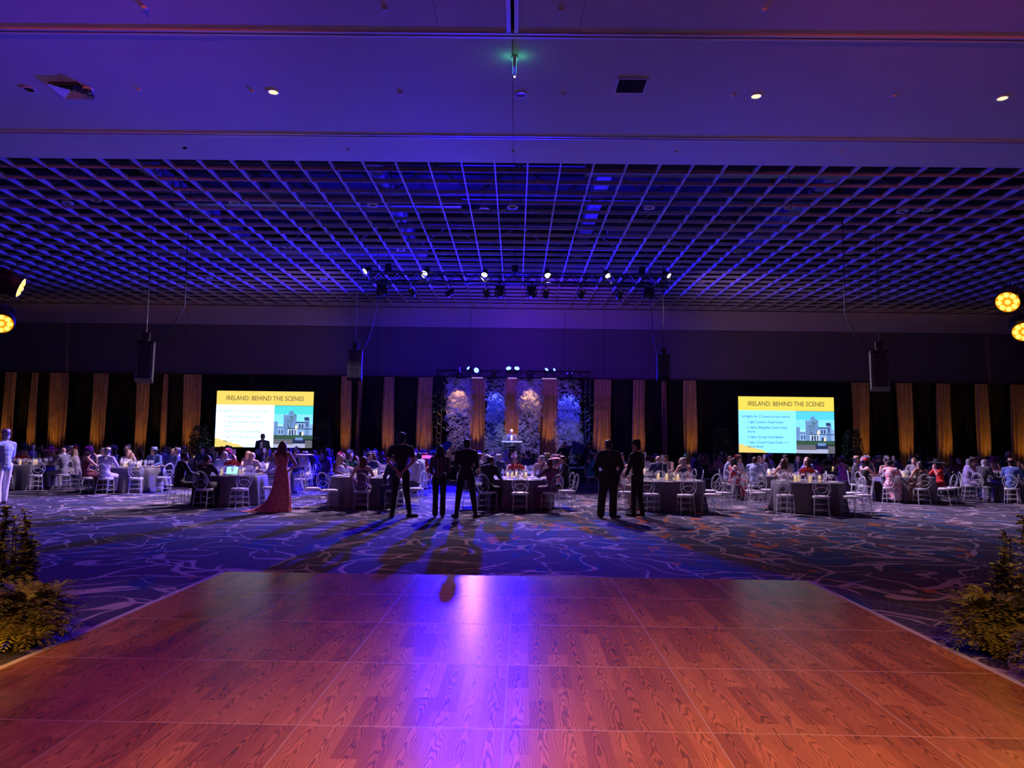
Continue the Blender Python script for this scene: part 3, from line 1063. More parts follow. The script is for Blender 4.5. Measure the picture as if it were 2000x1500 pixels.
# front truss
FY = 26.0
FZ = at(1009, 545, Y=FY).z
fxa, fxb = xat(716, FY), xat(1303, FY)
ftr = box_truss('front_truss', (fxa, FY, FZ), (fxb, FY, FZ), .34, 'long black box truss hung below the ceiling lattice')
wx = [(717, 527), (832, 530), (947, 533), (1069, 534), (1185, 535), (1302, 536)]
for i, (px, py) in enumerate(wx):
    p = at(px, py, Y=FY - .1)
    nm = ['leftmost', 'second from left', 'third from left', 'third from right', 'second from right', 'rightmost'][i]
    tgt = ((-12.5, -7, -2.2, 2.2, 7, 12.5)[i], 20.3, 0.4)
    fixture('white_wash_light', p, tgt, M['lens_white'], 'glaring white wash light above the front truss, ' + nm, 'white wash lights on the front truss',
            1.1, 4100 if 0 < i < 5 else 7400, WHITE, 62, .8, .1, below=False)
for k_, (px, py) in enumerate(((747, 562), (977, 566), (1038, 567), (1267, 571))):
    i = k_
    p = at(px, py, Y=FY)
    p.z = FZ - .36 - .17
    mover(p, ((-15, 37, 5.6), (-2.5, 37, 6.0), (3, 37, 6.0), (15, 37, 5.6))[k_], 'black moving head hanging under the front truss, ' + ['far left', 'left of centre', 'right of centre', 'far right'][i], 'moving heads under the front truss',
          (450, 1500, 1300, 500)[i], ((.75, .35, .80), (.09, .02, 1), (.20, .03, 1), (.85, .42, .70))[i], (64, 66, 66, 64)[i])
for i, (px, py) in enumerate(((805, 568), (878, 567), (950, 570), (1066, 570), (1136, 571), (1210, 573))):
    p = at(px, py, Y=FY)
    p.z = FZ - .55
    fixture('par_light', p, ((cols[0][0], 33.2, 2.4), (xat(513, 29.2), 29.1, 1.6), (xat(999, 33.3), 33.2, 2.0), (cols[2][0], 33.2, 2.2), (cols[1][0], 33.2, 1.6), (cols[3][0], 33.2, 1.8))[i], M['lens_warm'], 'black par light hanging under the front truss, ' + ['first', 'second', 'third', 'fourth', 'fifth', 'sixth'][i] + ' from the left',
            'par lights under the front truss', 1.1, (1900, 900, 500, 2300, 700, 600)[i], ((.08, .1, 1.0), (.9, .75, 1.0), (.75, .9, 1.0), (.06, .08, 1.0), (.7, .85, 1.0), (.9, .7, .6))[i], 11, .5)
    MB().tube([(p.x, p.y, p.z + .3), (p.x, p.y, FZ - .14)], .014, 5).obj('drop_arm', M['black'], None)
for o in [o for o in C.objects if o.name.startswith('drop_arm')]:
    o.parent = ftr
    o.location = -Vector(ftr.location)
# chain hoists and cable on front truss
for i, px in enumerate((750, 1002, 1254)):
    x = xat(px, FY)
    t = empty('chain_hoist', (x, FY, FZ + .22)); tag(t, 'black chain hoist above the front truss, ' + ['left', 'centre', 'right'][i], 'hoist', 'chain hoists of the front truss')
    MB().box((0, 0, .14), (.22, .2, .26)).obj('motor_body', M['black'], t)
    MB().tube([(0, 0, .27), (0, 0, 12.2 - FZ - .25)], .012, 5).obj('chain', M['truss'], t)
    mb = MB(); mb.tube([(-.15, 0, -.03), (0, 0, .03), (.15, 0, -.03)], .015, 5); mb.obj('sling', M['black'], t)
p0 = at(1225, 560, Y=FY)
pts = [Vector((xat(1222, FY), FY, FZ - .18))]
for (px, py) in ((1214, 578), (1212, 590), (1220, 594), (1232, 590), (1240, 575), (1245, 560)):
    pts.append(at(px, py, Y=FY - .05))
tag(MB().tube(pts, .014, 6).obj('loose_cable', M['rope'], smooth=True), 'loose cable loop hanging from right part of front truss', 'cable')

# ------------------------------------------------------------------ line arrays


def line_array(px, ptop, Y, wpx, hpx, n, yaw, label):
    p = at(px, ptop, Y=Y)
    t = empty('line_array_speaker', p, yaw)
    tag(t, label, 'loudspeaker')
    w, h = wpx * Y / F_PX * .92, hpx * Y / F_PX / n
    ang, pos = 0.0, Vector((0, 0, 0))
    mb = MB(); mb.box((0, 0, .04), (w * 1.02, .5, .06)); mb.box((0, .05, .12), (.12, .4, .1)); mb.obj('rigging_frame', M['black'], t)
    for k in range(n):
        ang = -.02 * k * (1 if k < n - 1 else 2.0)
        q = Matrix.Rotation(ang, 3, 'X')
        c = pos + q @ Vector((0, 0, -h / 2))
        b_ = MB()
        b_.box(c, (w, .42, h * .94), 0, q)
        for sx in (-1, 1):
            b_.box(c + q @ Vector((sx * w * .38, -.215, 0)), (.012, .01, h * .7), 1, q)
            for sz in (-.3, .3):
                b_.box(c + q @ Vector((sx * w * .46, -.213, h * sz)), (.02, .012, .02), 1, q)
        b_.obj('speaker_box', [M['blackp'], M['grey_plastic']], t)
        pos = pos + q @ Vector((0, 0, -h))
    MB().box((0, 0, .24), (.2, .2, .22)).obj('hoist', M['black'], t)
    MB().tube([(0, 0, .34), (0, 0, 12.2 - p.z)], .012, 5).obj('chain', M['rope'], t)
    return t


def hang_cable(px0, py0, px1, py1, Y, sag, label):
    a, b_ = at(px0, py0, Y=Y), at(px1, py1, Y=Y)
    pts = []
    for i in range(11):
        f = i / 10
        q = a.lerp(b_, f)
        q.z -= sag * math.sin(PI * f)
        pts.append(q)
    up = a.copy(); up.z = CEIL + 1
    tag(MB().tube([up] + pts, .016, 6).obj('speaker_cable', M['rope'], smooth=True), label, 'cable')


line_array(285, 672, 22, 34, 74, 8, .35, 'curved black line array loudspeaker hanging at the far left')
line_array(694, 688, 28, 30, 54, 6, .15, 'black hanging loudspeaker array between left screen and stage')
line_array(1296, 697, 28, 28, 46, 6, -.15, 'black hanging loudspeaker array between stage and right screen')
line_array(1717, 690, 22, 36, 72, 8, -.35, 'curved black line array loudspeaker hanging at the far right')
hang_cable(360, 600, 292, 668, 22, .3, 'black cable sagging to the far left loudspeaker array')
hang_cable(735, 605, 706, 682, 28, .35, 'black cable sagging to the inner left loudspeaker array')
hang_cable(1271, 608, 1285, 692, 28, .3, 'black cable sagging to the inner right loudspeaker array')
hang_cable(1650, 612, 1706, 686, 22, .3, 'black cable sagging to the far right loudspeaker array')

# ------------------------------------------------------------------ screens
FONT = None


def text_mesh(s, size, m, parent, loc, name, maxw=None, bold=0.0):
    cu = bpy.data.curves.new(name, 'FONT')
    cu.body = s
    cu.size = size
    cu.offset = bold
    o = bpy.data.objects.new(name + '_c', cu)
    C.objects.link(o)
    dg = bpy.context.evaluated_depsgraph_get()
    me = bpy.data.meshes.new_from_object(o.evaluated_get(dg))
    bpy.data.objects.remove(o)
    me.name = name
    me.materials.clear(); me.materials.append(m)
    xs = [v.co.x for v in me.vertices]
    k = 1.0
    if maxw:
        k = maxw / (max(xs) - min(xs))
    x0_ = min(xs)
    for v in me.vertices:
        v.co = Vector(((v.co.x - x0_) * k, 0, v.co.y))
    t = bpy.data.objects.new(name, me)
    C.objects.link(t)
    t.parent = parent
    t.location = loc
    return t


def screen(px0, py0, px1, py1, body, tcol, label, hcol):
    Y = 35.2
    a, b_ = at(px0, py0, Y=Y), at(px1, py1, Y=Y)
    w, h = b_.x - a.x, a.z - b_.z
    t = empty('projection_screen', ((a.x + b_.x) / 2, Y, b_.z), 0)
    t.rotation_euler = (0, -0.0, 0)
    tag(t, label, 'screen')
    X0 = -w / 2
    MB().box((0, .05, h / 2), (w + .06, .06, h + .06)).obj('frame', M['black'], t)
    mb = MB()
    for sx in (-1, 1):
        mb.box((sx * w * .38, .06, -b_.z / 2), (.06, .06, b_.z))
        mb.box((sx * w * .38, .06, -b_.z + .02), (.08, 1.1, .04))
    mb.obj('screen_leg', M['black'], t)

    def rect(nm, x0, z0, x1, z1, m, y=.012, th=.006, parent=t):
        return MB().box((X0 + w * (x0 + x1) / 2, y, h * (z0 + z1) / 2), (w * (x1 - x0), th, h * (z1 - z0))).obj(nm, m, parent)
    rect('slide_body', 0, 0, .60, .755, emis('slide_body_' + tcol, body, 1.7 if tcol == 'white' else 1.15))
    rect('slide_header', 0, .75, 1, 1, emis('slide_header_' + tcol, hcol, 1.0))
    tm = emis('slide_text_' + tcol, (.03, .10, .22), .9)
    th = emis('slide_title_' + tcol, (.16, .13, .05), .9)
    yt = .002
    text_mesh('IRELAND: BEHIND THE SCENES', h * .115, th, t, (X0 + w * .10, yt, h * .835), 'title_text', w * .80, .003)
    L_ = [('6-Nights for 2 Guests across Ireland', .035, .625, .50, .004), ('1 night, Cassidy\'s Hotel Dublin', .09, .525, .38, 0), ('2 nights, Ballygalley Castle Hotel,', .09, .43, .42, 0),
          ('Antrim', .09, .355, .085, 0), ('2 nights, Europa Hotel Belfast', .09, .26, .375, 0), ('1 night, Clontarf Castle Dublin + 3', .09, .165, .42, 0), ('course dinner', .09, .09, .17, 0)]
    for s, x, z, mw, bd_ in L_:
        text_mesh(s, h * .06, tm, t, (X0 + w * x, yt, h * z), 'slide_text', w * mw, .0015)
    bm_ = MB()
    for z in (.54, .445, .275, .18):
        bm_.box((X0 + w * .065, .004, h * z), (.022, .004, .022))
    bm_.obj('bullet_marks', tm, t)
    # yellow brush corner
    r = random.Random(5)
    n = 26
    V = [(X0, .006, 0)]
    for i in range(n + 1):
        f = i / n
        xx = f * .30
        zz = .15 * (1 - f) ** .7 + r.uniform(-.012, .012) if f < 1 else 0
        V.append((X0 + w * xx, .006, h * max(zz, 0.0)))
    MB().add(V, [tuple(range(len(V)))]).obj('brush_mark', emis('slide_brush_' + tcol, (.85, .66, .18), 1.0), t)
    # picture of a stone tower house at dusk
    P = empty('slide_photo', (0, 0, 0)); P.parent = t
    x0, x1 = .60, 1.0
    pal = {'sky1': (.10, .72, 1.6), 'sky2': (.25, .85, 1.5), 'sky3': (.5, .9, .95), 'stone': (.16, .30, .62), 'stone2': (.28, .48, .85), 'dark': (.03, .05, .16), 'ivy': (.08, .14, .16),
           'hedge': (.04, .10, .07), 'road': (.45, .48, .72), 'wall': (.14, .14, .18), 'lamp': (1, .85, .6), 'car': (.02, .03, .10), 'white': (.6, .75, 1.0)}
    if tcol == 'white':
        pal['sky1'] = (.08, .78, .80)
    PM = {k: emis('photo_%s_%s' % (k, tcol), v, .95) for k, v in pal.items()}

    def pr(nm, a_, b2_, c_, d_, m, lay):
        return rect(nm, x0 + (x1 - x0) * a_, .745 * b2_, x0 + (x1 - x0) * c_, .745 * d_, PM[m], .012 - lay * .0012, .004, P)
    pr('sky', 0, .8, 1, 1, 'sky1', 0); pr('sky', 0, .55, 1, .8, 'sky2', 0); pr('sky', 0, .2, 1, .55, 'sky3', 0)
    pr('gatehouse', 0, .3, .10, .62, 'stone', 1); pr('wing', .08, .3, .30, .47, 'stone2', 1); pr('wing_roof', .08, .45, .27, .51, 'stone', 2)
    tw = [(.25, .3, .58, .76), (.25, .76, .30, .79), (.33, .76, .38, .79), (.41, .76, .46, .79), (.50, .76, .58, .79), (.38, .78, .50, .86), (.42, .86, .47, .89)]
    for k in tw:
        pr('tower', k[0], k[1], k[2], k[3], 'stone', 2)
    r = random.Random(3)
    iv = MB()
    for k in range(90):
        u = r.gauss(.46, .06); z = r.uniform(.32, .80)
        u += .06 * math.sin(z * 9)
        s_ = r.uniform(.006, .02)
        if .26 < u < .57:
            iv.box((X0 + w * (x0 + (x1 - x0) * u), .0068, h * .745 * z), (w * s_ * .5, .001, h * s_ * 1.2))
    iv.obj('ivy', PM['ivy'], P)
    pr('hall', .58, .3, .80, .60, 'stone2', 1); pr('hall_roof', .57, .59, .81, .62, 'dark', 3); pr('chimney_tower', .80, .3, .92, .70, 'stone', 1); pr('chimney_top', .78, .66, .90, .73, 'dark', 2)
    pr('right_wing', .90, .3, 1, .56, 'stone2', 1); pr('porch', .36, .27, .60, .45, 'white', 3); pr('porch_roof', .35, .44, 1.0, .46, 'dark', 4)
    for k in ((.40, .30, .44, .42), (.47, .30, .51, .42), (.54, .30, .57, .42), (.65, .47, .69, .56), (.72, .47, .76, .56), (.13, .33, .16, .42), (.20, .33, .23, .42), (.66, .29, .72, .38), (.84, .50, .87, .62)):
        pr('window_dark', k[0], k[1], k[2], k[3], 'dark', 4)
    pr('lamp_glow', .55, .45, .61, .54, 'lamp', 5); pr('door_glow', .72, .29, .77, .38, 'lamp', 5)
    pr('hedge', 0, .20, 1, .30, 'hedge', 5); pr('stone_wall', 0, .08, .52, .20, 'wall', 5); pr('stone_wall', .82, .0, 1, .18, 'wall', 7); pr('car', .50, .10, .82, .21, 'car', 6); pr('car_roof', .56, .18, .76, .245, 'stone', 7); pr('road', 0, 0, 1, .10, 'road', 4)
    return t


screen(424, 763, 609, 875, (.75, 1.05, 1.9), 'white', 'large lit screen at left with white slide about Ireland nights', (.95, .68, .13))
screen(1442, 774, 1631, 886, (.26, .82, 1.5), 'cyan', 'large lit screen at right with pale cyan slide about Ireland nights', (.92, .72, .10))

# ------------------------------------------------------------------ lectern, boards, trees beside the screens
LY = 32.9
t = empty('lectern', (xat(1000, LY), LY, .6))
tag(t, 'open metal frame lectern at the centre of the stage', 'lectern')
mb = MB()
for (a, b_) in ((-.38, -.18), (.38, -.18), (-.38, .18), (.38, .18), (-.2, -.18), (.2, -.18)):
    mb.tube([(a, b_, 0), (a, b_, 1.08)], .018, 6)
mb.tube([(-.38, -.18, .82), (.38, -.18, .82)], .015, 6); mb.tube([(-.32, -.19, .97), (.32, -.19, .97)], .015, 6)
mb.obj('frame', mat('teal_metal', (.35, .5, .55), .4, .5), t)  # frame metal with a pale teal base colour
MB().box((0, 0, 1.12), (.95, .45, .035), 0, Matrix.Rotation(.15, 3, 'X')).obj('reading_desk', mat('lectern_top', (.10, .16, .19), .5), t)
MB().box((0, .02, .1), (.78, .4, .03)).obj('shelf', M['clear'], t)
mb = MB(); mb.tube([(.1, -.05, 1.13), (.08, 0, 1.3), (.03, .08, 1.36)], .006, 5); mb.ell((.02, .09, 1.37), (.015, .02, .015), 8, 5)
mb.obj('microphone', M['black'], t)
for nm, pts, wh in (('slanted_board', ((838, 881), (870, 863), (880, 861), (883, 869), (866, 887)), 'left'), ('slanted_board', ((1117, 862), (1122, 861), (1146, 873), (1143, 886), (1117, 889)), 'right')):
    Yb = 31.6
    V = [at(a, b_, Y=Yb) for a, b_ in pts]
    n = len(V)
    V2 = [v + Vector((0, .12, 0)) for v in V]
    mb = MB().add(V + V2, [tuple(range(n)), tuple(range(2 * n - 1, n - 1, -1))] + [(i, n + i, n + (i + 1) % n, (i + 1) % n) for i in range(n)])
    cx = sum(v.x for v in V) / n
    zb = min(v.z for v in V)
    t = empty(nm, (cx, Yb, 0))
    tag(t, 'dark teal slanted board on a stand at the %s side of stage' % wh, 'board')
    o = mb.obj('board', M['teal'], t); o.location = (-cx, -Yb, 0)
    mb = MB(); mb.tube([(0, .14, .05), (0, .14, zb + .3)], .03, 6); mb.box((0, .14, .03), (.5, .5, .05)); mb.obj('stand', M['black'], t)


def ficus(px, pyt, pyb, wpx, Y, seed, label):
    r = random.Random(seed)
    a = at(px, pyt, Y=Y)
    H = a.z
    t = empty('potted_tree', (a.x, Y, 0)); tag(t, label, 'potted tree', 'dark potted trees beside the screens')
    MB().lathe([(.001, 0), (.2, 0), (.26, .38), (.23, .38), (.22, .33), (.001, .33)], 14).obj('pot', M['pot'], t, True)
    mb = MB()
    tops = []
    for k in range(4):
        x, y = r.uniform(-.12, .12), r.uniform(-.12, .12)
        q = [Vector((x * .3, y * .3, .33)), Vector((x, y, .9)), Vector((x * 2, y * 2, 1.4)), Vector((x * 2.6, y * 2.6, H * .8))]
        mb.tube(q, [.03, .022, .016, .008], 5)
        tops.append(q[-1])
    mb.obj('trunk', M['stem'], t, True)
    mb = MB()
    w = wpx * Y / F_PX / 2
    for k in range(900):
        z = r.uniform(1.0, H)
        f = (z - 1.0) / (H - 1.0)
        rad = w * (.55 + .45 * math.sin(f * PI * .9 + .35)) * (.4 + .6 * math.sqrt(r.random()))
        an = r.uniform(0, 2 * PI)
        c = Vector((math.cos(an) * rad, math.sin(an) * rad, z))
        s = r.uniform(.05, .10)
        q = Euler((r.uniform(-1, 1), r.uniform(-1, 1), r.uniform(0, 6))).to_matrix()
        V = [c + q @ Vector(v) * s for v in ((0, -.9, 0), (.35, 0, .12), (0, .9, 0), (-.35, 0, .12))]
        mb.add(V, [(0, 1, 2, 3)])
    mb.obj('foliage', M['leaf_far'], t)


ficus(392, 831, 900, 40, 33.4, 1, 'dark potted tree left of the left screen')
ficus(633, 822, 900, 38, 33.4, 2, 'dark potted tree right of the left screen')
ficus(1409, 836, 900, 44, 33.4, 3, 'dark potted tree left of the right screen')
ficus(1664, 840, 900, 40, 33.4, 4, 'dark potted tree right of the right screen')
# star-point lights on black cloth beside the columns
for nm, a, b_ in (('left', 846, 869), ('right', 1134, 1160)):
    r = random.Random(a)
    mb = MB()
    for k in range(60):
        p = at(r.uniform(a, b_), r.uniform(765, 868), Y=36.47)
        mb.box(p, (.018, .01, .018))
    tag(mb.obj('star_lights', emis('star_glow_' + nm, (.8, .85, 1), .35)), 'tiny star lights on black cloth %s of the ruffled columns' % nm, 'fairy lights', kind='stuff')

# microphone stand at right
t = empty('microphone_stand', (xat(1796, 28.5), 28.5, 0)); tag(t, 'thin tall microphone stand among the guests at right', 'stand')
MB().tube([(0, 0, .02), (0, 0, 1.78)], .012, 6).obj('pole', M['grey_plastic'], t)
MB().lathe([(.001, .03), (.14, .02), (.15, 0), (.001, 0)], 14).obj('base', M['black'], t)

# ------------------------------------------------------------------ amber wash towers beside the dance floor
led_me = None


def amber_wash(px, py, Y, aim, label, pw, cone=58, rad=.135):
    p = at(px, py, Y=Y)
    d = (Vector(aim) - p).normalized()
    q = d.to_track_quat('-Z', 'Y').to_matrix().to_4x4()
    t = empty('amber_wash_light', p); tag(t, label, 'stage light', 'amber wash lights on side stands')
    mb = MB()
    mb.lathe([(.001, .34), (rad * .75, .33), (rad * 1.02, .22), (rad * 1.12, .10), (rad * 1.12, .02), (rad * 1.06, -.012), (rad * 1.0, -.012), (rad * .98, .01)], 28)
    for k in range(20):
        qq = Matrix.Rotation(k * PI / 10, 3, 'Z')
        mb.box(qq @ Vector((rad * 1.1, 0, .2)), (.03, .006, .16), 0, qq)
    o = mb.obj('lamp_head', M['blackp'], t, True); o.matrix_local = q
    face = MB().lathe([(.001, .004), (rad, .004)], 28).obj('lens_plate', mat('amber_plate_%d_%d' % (px, py), (.3, .12, .02), .3, emit=(1, .35, .01), estr=.8), t); face.matrix_local = q
    mb = MB()
    pos = [(0, 0)] + [(math.cos(a * PI / 4) * rad * .68, math.sin(a * PI / 4) * rad * .68) for a in range(8)]
    for (x, y) in pos:
        mb.ell((x, y, -.002), (rad * .23, rad * .23, .012), 12, 6)
    o = mb.obj('led_lenses', M['lens_amber'], t, True); o.matrix_local = q
    mb = MB()
    sx = 1 if p.x > 0 else -1
    mb.tube([p - p + Vector((0, -.19, .05)), Vector((sx * .12, -.19, .12)), Vector((sx * .30, -.1, .1)), Vector((sx * .30, .15, .1)), Vector((sx * .12, .2, .12)), Vector((0, .19, .05))], .022, 6)
    mb.obj('yoke', M['blackp'], t)
    mb = MB(); mb.box((sx * .38, 0, .1), (.18, .3, .24)); mb.obj('base', M['blackp'], t)
    light('amber_beam', 'SPOT', p + d * .04, aim, pw, (1.0, .52, .05), .12, cone, 1.0, t)
    return p


a1 = amber_wash(1968, 590, 9.0, (1.2, 4.6, 0), 'glowing amber wash light, upper one at the right edge', 25)
amber_wash(2001, 648, 9.0, (4.1, 5.9, .3), 'glowing amber wash light, lower one cut by the right edge', 60, 16)
a2 = amber_wash(40, 562, 9.0, (0, 12, 1.0), 'amber wash light turned away, upper one at the left edge', 250)
amber_wash(2, 632, 9.0, (-4.15, 5.9, .3), 'glowing amber wash light, lower one cut by the left edge', 60, 16)
# unseen lamps and bar added behind the camera to warm floor and ceiling
t = empty('added_bar', (0, -1.2, 6.6)); tag(t, 'added unseen lighting bar high above the near end of dance floor', 'bar')
MB().tube([(-3, 0, 0), (3, 0, 0)], .03, 8).obj('bar', M['black'], t)
mb = MB()
for x in (-2.4, 2.4):
    mb.tube([(x, 0, .02), (x, 0, CEIL - 6.6)], .015, 5)
mb.obj('drop_pipes', M['black'], t)
for x, tx, ty, pw, cl, an, wh in ((-1.6, -1.4, 3.6, 420, (1.0, .16, .09), 78, 'left'), (0, .7, 3.3, 2900, (1.0, .50, .08), 52, 'middle'), (1.6, 1.6, 3.6, 420, (1.0, .22, .08), 78, 'right')):
    fixture('added_amber_flood', (x, -1.2, 6.2), (tx, ty, 0), M['lens_amber'], 'added unseen amber flood lamp on the overhead bar, ' + wh, 'added amber floods on the overhead bar', 1.2, pw, cl, an, 1.0)  # made-up floods giving the warm pool on the dance floor
for x, wh in ((-2.75, 'left'), (2.75, 'right')):
    fixture('added_amber_spot', (x, -1.2, 6.2), (x * 1.5, 6.0, .45), M['lens_amber'], 'added unseen amber spot aimed at the ferns, %s end of overhead bar' % wh, 'added amber fern spots on the overhead bar', .9, 900, (1.0, .62, .14), 17, .9)  # invented spots that brighten the ferns
for x, wh in ((-2.3, 'left'), (2.3, 'right')):
    fixture('added_red_flood', (x, -1.2, 6.9), (x * 3, 9.5, 14.0), M['lens_amber'], 'added unseen red flood lamp aimed at the ceiling, %s end of overhead bar' % wh, 'added red floods on the overhead bar', 1.0, 4000, (1.0, .11, .16), 64, .8, below=False)  # invented red sources that tint the ceiling
for sx, wh in ((-1, 'left'), (1, 'right')):
    t = empty('lighting_tower', (sx * 7.0, 9.0, 0)); tag(t, 'black vertical truss tower carrying the amber lights, %s' % wh, 'tower')
    mb = MB()
    for a in (-.14, .14):
        for b_ in (-.14, .14):
            mb.tube([(a, b_, .02), (a, b_, 4.3)], .024, 6)
    mb.obj('uprights', M['truss'], t)
    mb = MB()
    for k in range(15):
        s_ = 1 if k % 2 else -1
        for b_ in (-.14, .14):
            mb.tube([(-.14 * s_, b_, .05 + k * .28), (.14 * s_, b_, .33 + k * .28)], .012, 5)
    mb.obj('lacing', M['truss'], t)
    MB().box((0, 0, .015), (.7, .7, .03)).obj('base_plate', M['black'], t)
    mb = MB()
    for z in (3.3, 3.7):
        mb.tube([(-sx * .05, 0, z), (-sx * .35, 0, z)], .02, 6)
    mb.obj('bracket', M['black'], t)

# ------------------------------------------------------------------ ferns and shrubs by the dance floor


def fern(x, y, rad, H, n, seed, label, m='fern'):
    r = random.Random(seed)
    t = empty('fern_bush', (x, y, 0)); tag(t, label, 'fern')
    MB().lathe([(.001, .0), (.11, .0), (.14, .2), (.12, .2), (.11, .17), (.001, .17)], 12).obj('pot', M['pot'], t, True)
    mb = MB()
    for k in range(n):
        an = r.uniform(0, 2 * PI)
        el = r.uniform(-.15, 1.35) if k % 3 else r.uniform(-.5, .3)
        L_ = r.uniform(.7, 1.05)
        dh = Vector((math.cos(an), math.sin(an), 0))
        base = Vector((dh.x * .05, dh.y * .05, .2 + r.random() * .12))
        pts = []
        for i in range(8):
            f = i / 7
            rr = rad * L_ * f * math.cos(el * (1 - .35 * f))
            zz = H * .85 * L_ * f * math.sin(el) * (1.25 - .45 * f) - .10 * f * f
            p_ = base + dh * rr + Vector((0, 0, zz))
            p_.z = max(p_.z, .03 + .01 * r.random())
            pts.append(p_)
        for i in range(7):
            a_, b_ = pts[i], pts[i + 1]
            tdir = (b_ - a_).normalized()
            sd = tdir.cross(Vector((0, 0, 1)))
            sd = sd.normalized() if sd.length > .01 else Vector((1, 0, 0))
            nn = sd.cross(tdir)
            for h_ in (0, .5):
                c = a_.lerp(b_, h_)
                lw = .052 * (1 - abs((i + h_) / 7 - .4) * 1.1) * (rad / .33) + .012
                for s_ in (-1, 1):
                    tip = c + sd * s_ * lw + tdir * lw * .75 + nn * r.uniform(-.015, .02)
                    mid = c.lerp(tip, .5)
                    wv = tdir * lw * .22
                    mb.add([c, mid + wv, tip, mid - wv], [(0, 1, 2, 3)])
    mb.obj('fronds', M[m], t)
    return t


def shrub(x, y, H, rad, seed, label):
    r = random.Random(seed)
    t = empty('leafy_shrub', (x, y, 0)); tag(t, label, 'shrub')
    MB().lathe([(.001, .0), (.16, .0), (.2, .26), (.17, .26), (.16, .22), (.001, .22)], 12).obj('pot', M['pot'], t, True)
    st = MB()
    lf = MB()
    for k in range(40):
        an = r.uniform(0, 2 * PI)
        hh = H * (r.uniform(.35, 1.0) if k else 1.0)
        rr = rad * (1 - hh / H * .75) * r.uniform(.5, 1.1) + .02
        top = Vector((math.cos(an) * rr, math.sin(an) * rr, hh))
        b0 = Vector((math.cos(an) * .04, math.sin(an) * .04, .22))
        pts = [b0, b0.lerp(top, .5) + Vector((math.cos(an), math.sin(an), 0)) * .06, top]
        st.tube(pts, [.01, .007, .004], 4)
        for q in range(56):
            f = r.uniform(.15, 1.0)
            c = (pts[0].lerp(pts[1], f * 2) if f < .5 else pts[1].lerp(pts[2], f * 2 - 1))
            if q > 50: c = pts[2]
            la = r.uniform(0, 2 * PI)
            d = Vector((math.cos(la), math.sin(la), r.uniform(-.3, .7))).normalized()
            s = r.uniform(.05, .085)
            sd = d.cross(Vector((0, 0, 1))).normalized() * s * .34
            lf.add([c, c + d * s * .5 + sd, c + d * s - Vector((0, 0, s * .15)), c + d * s * .5 - sd], [(0, 1, 2, 3)])
    st.obj('stems', M['stem'], t)
    lf.obj('leaves', M['leaf'], t)


fern(-3.98, 6.02, .37, .50, 260, 11, 'round feathery fern bush at the left edge of dance floor')
shrub(-4.36, 6.35, 1.08, .32, 12, 'tall leafy shrub behind the fern at the left edge')
fern(-4.2, 5.35, .34, .42, 160, 15, 'low fern cut off by the left picture edge')
fern(4.02, 6.22, .37, .46, 260, 13, 'round feathery fern bush beside right edge of dance floor')
shrub(4.42, 6.42, 1.12, .34, 14, 'tall leafy shrub behind the ferns at the right edge')
fern(3.98, 5.38, .30, .42, 200, 16, 'low bright fern at the right edge, nearest the camera')
t = empty('amber_floor_lamp', (-4.02, 5.48, 0)); tag(t, 'small glowing amber floor lamp under the left fern', 'uplight')
MB().lathe([(.001, 0), (.07, 0), (.07, .05), (.06, .07)], 14).obj('housing', M['black'], t)
MB().lathe([(.001, .066), (.06, .066)], 14).obj('lens', M['lens_amber'], t)
light('amber_glow', 'POINT', (-3.98, 5.5, .2), (0, 0, 0), 3, AMBER, .05, parent=t)
light('amber_glow', 'POINT', (4.0, 5.7, .55), (0, 0, 0), 0.01, AMBER, .05, parent=t)
#@@PART2@@

# ------------------------------------------------------------------ figures
def E3(x, y, z):
    return Euler((x, y, z)).to_matrix()


def hand(mb, wr, d, nrm, s=1.0, curl=.5, side=1, rf=.0085):
    d = Vector(d).normalized(); nrm = Vector(nrm); nrm = (nrm - d * nrm.dot(d)).normalized()
    sd = d.cross(nrm)
    q = Matrix((sd, d, nrm)).transposed()
    mb.ell(Vector(wr) + d * .045 * s, (.040 * s, .050 * s, .017 * s), 10, 6, q)
    for i, (o, L_) in enumerate(((-.028, .062), (-.010, .074), (.009, .070), (.027, .054))):
        b0 = Vector(wr) + d * .082 * s + sd * o * s
        p1 = b0 + (d * math.cos(curl * .6) - nrm * math.sin(curl * .6)) * L_ * .5 * s
        p2 = p1 + (d * math.cos(curl * 1.6) - nrm * math.sin(curl * 1.6)) * L_ * .55 * s
        mb.cap(b0 - d * .02, p1, rf * 1.1, rf, 6); mb.cap(p1, p2, rf, rf * .85, 6)
    t0 = Vector(wr) + d * .02 * s + sd * side * .03 * s
    t1 = t0 + (d * .6 + sd * side * .8).normalized() * .038 * s
    t2 = t1 + (d * .9 + sd * side * .2 - nrm * .3).normalized() * .032 * s
    mb.cap(t0, t1, rf * 1.35, rf * 1.15, 6); mb.cap(t1, t2, rf * 1.1, rf * .9, 6)


def head_vol(mb, c, q):
    c = Vector(c)
    A = lambda p: c + q @ Vector(p)
    mb.ell(A((0, -.008, .022)), (.074, .093, .093), 16, 12, q)
    mb.ell(A((0, .022, -.042)), (.056, .064, .064), 14, 10, q)
    mb.ell(A((0, .060, -.088)), (.026, .022, .020), 10, 8, q)
    mb.cap(A((0, .080, .012)), A((0, .103, -.028)), .010, .014, 8)
    mb.cap(A((-.034, .076, .026)), A((.034, .076, .026)), .013, .013, 8)
    mb.cap(A((-.018, .078, -.056)), A((.018, .078, -.056)), .010, .010, 8)
    for s in (-1, 1):
        mb.ell(A((s * .074, -.006, -.008)), (.010, .020, .031), 8, 6, q)
        mb.ell(A((s * .038, .062, -.018)), (.022, .020, .022), 8, 6, q)


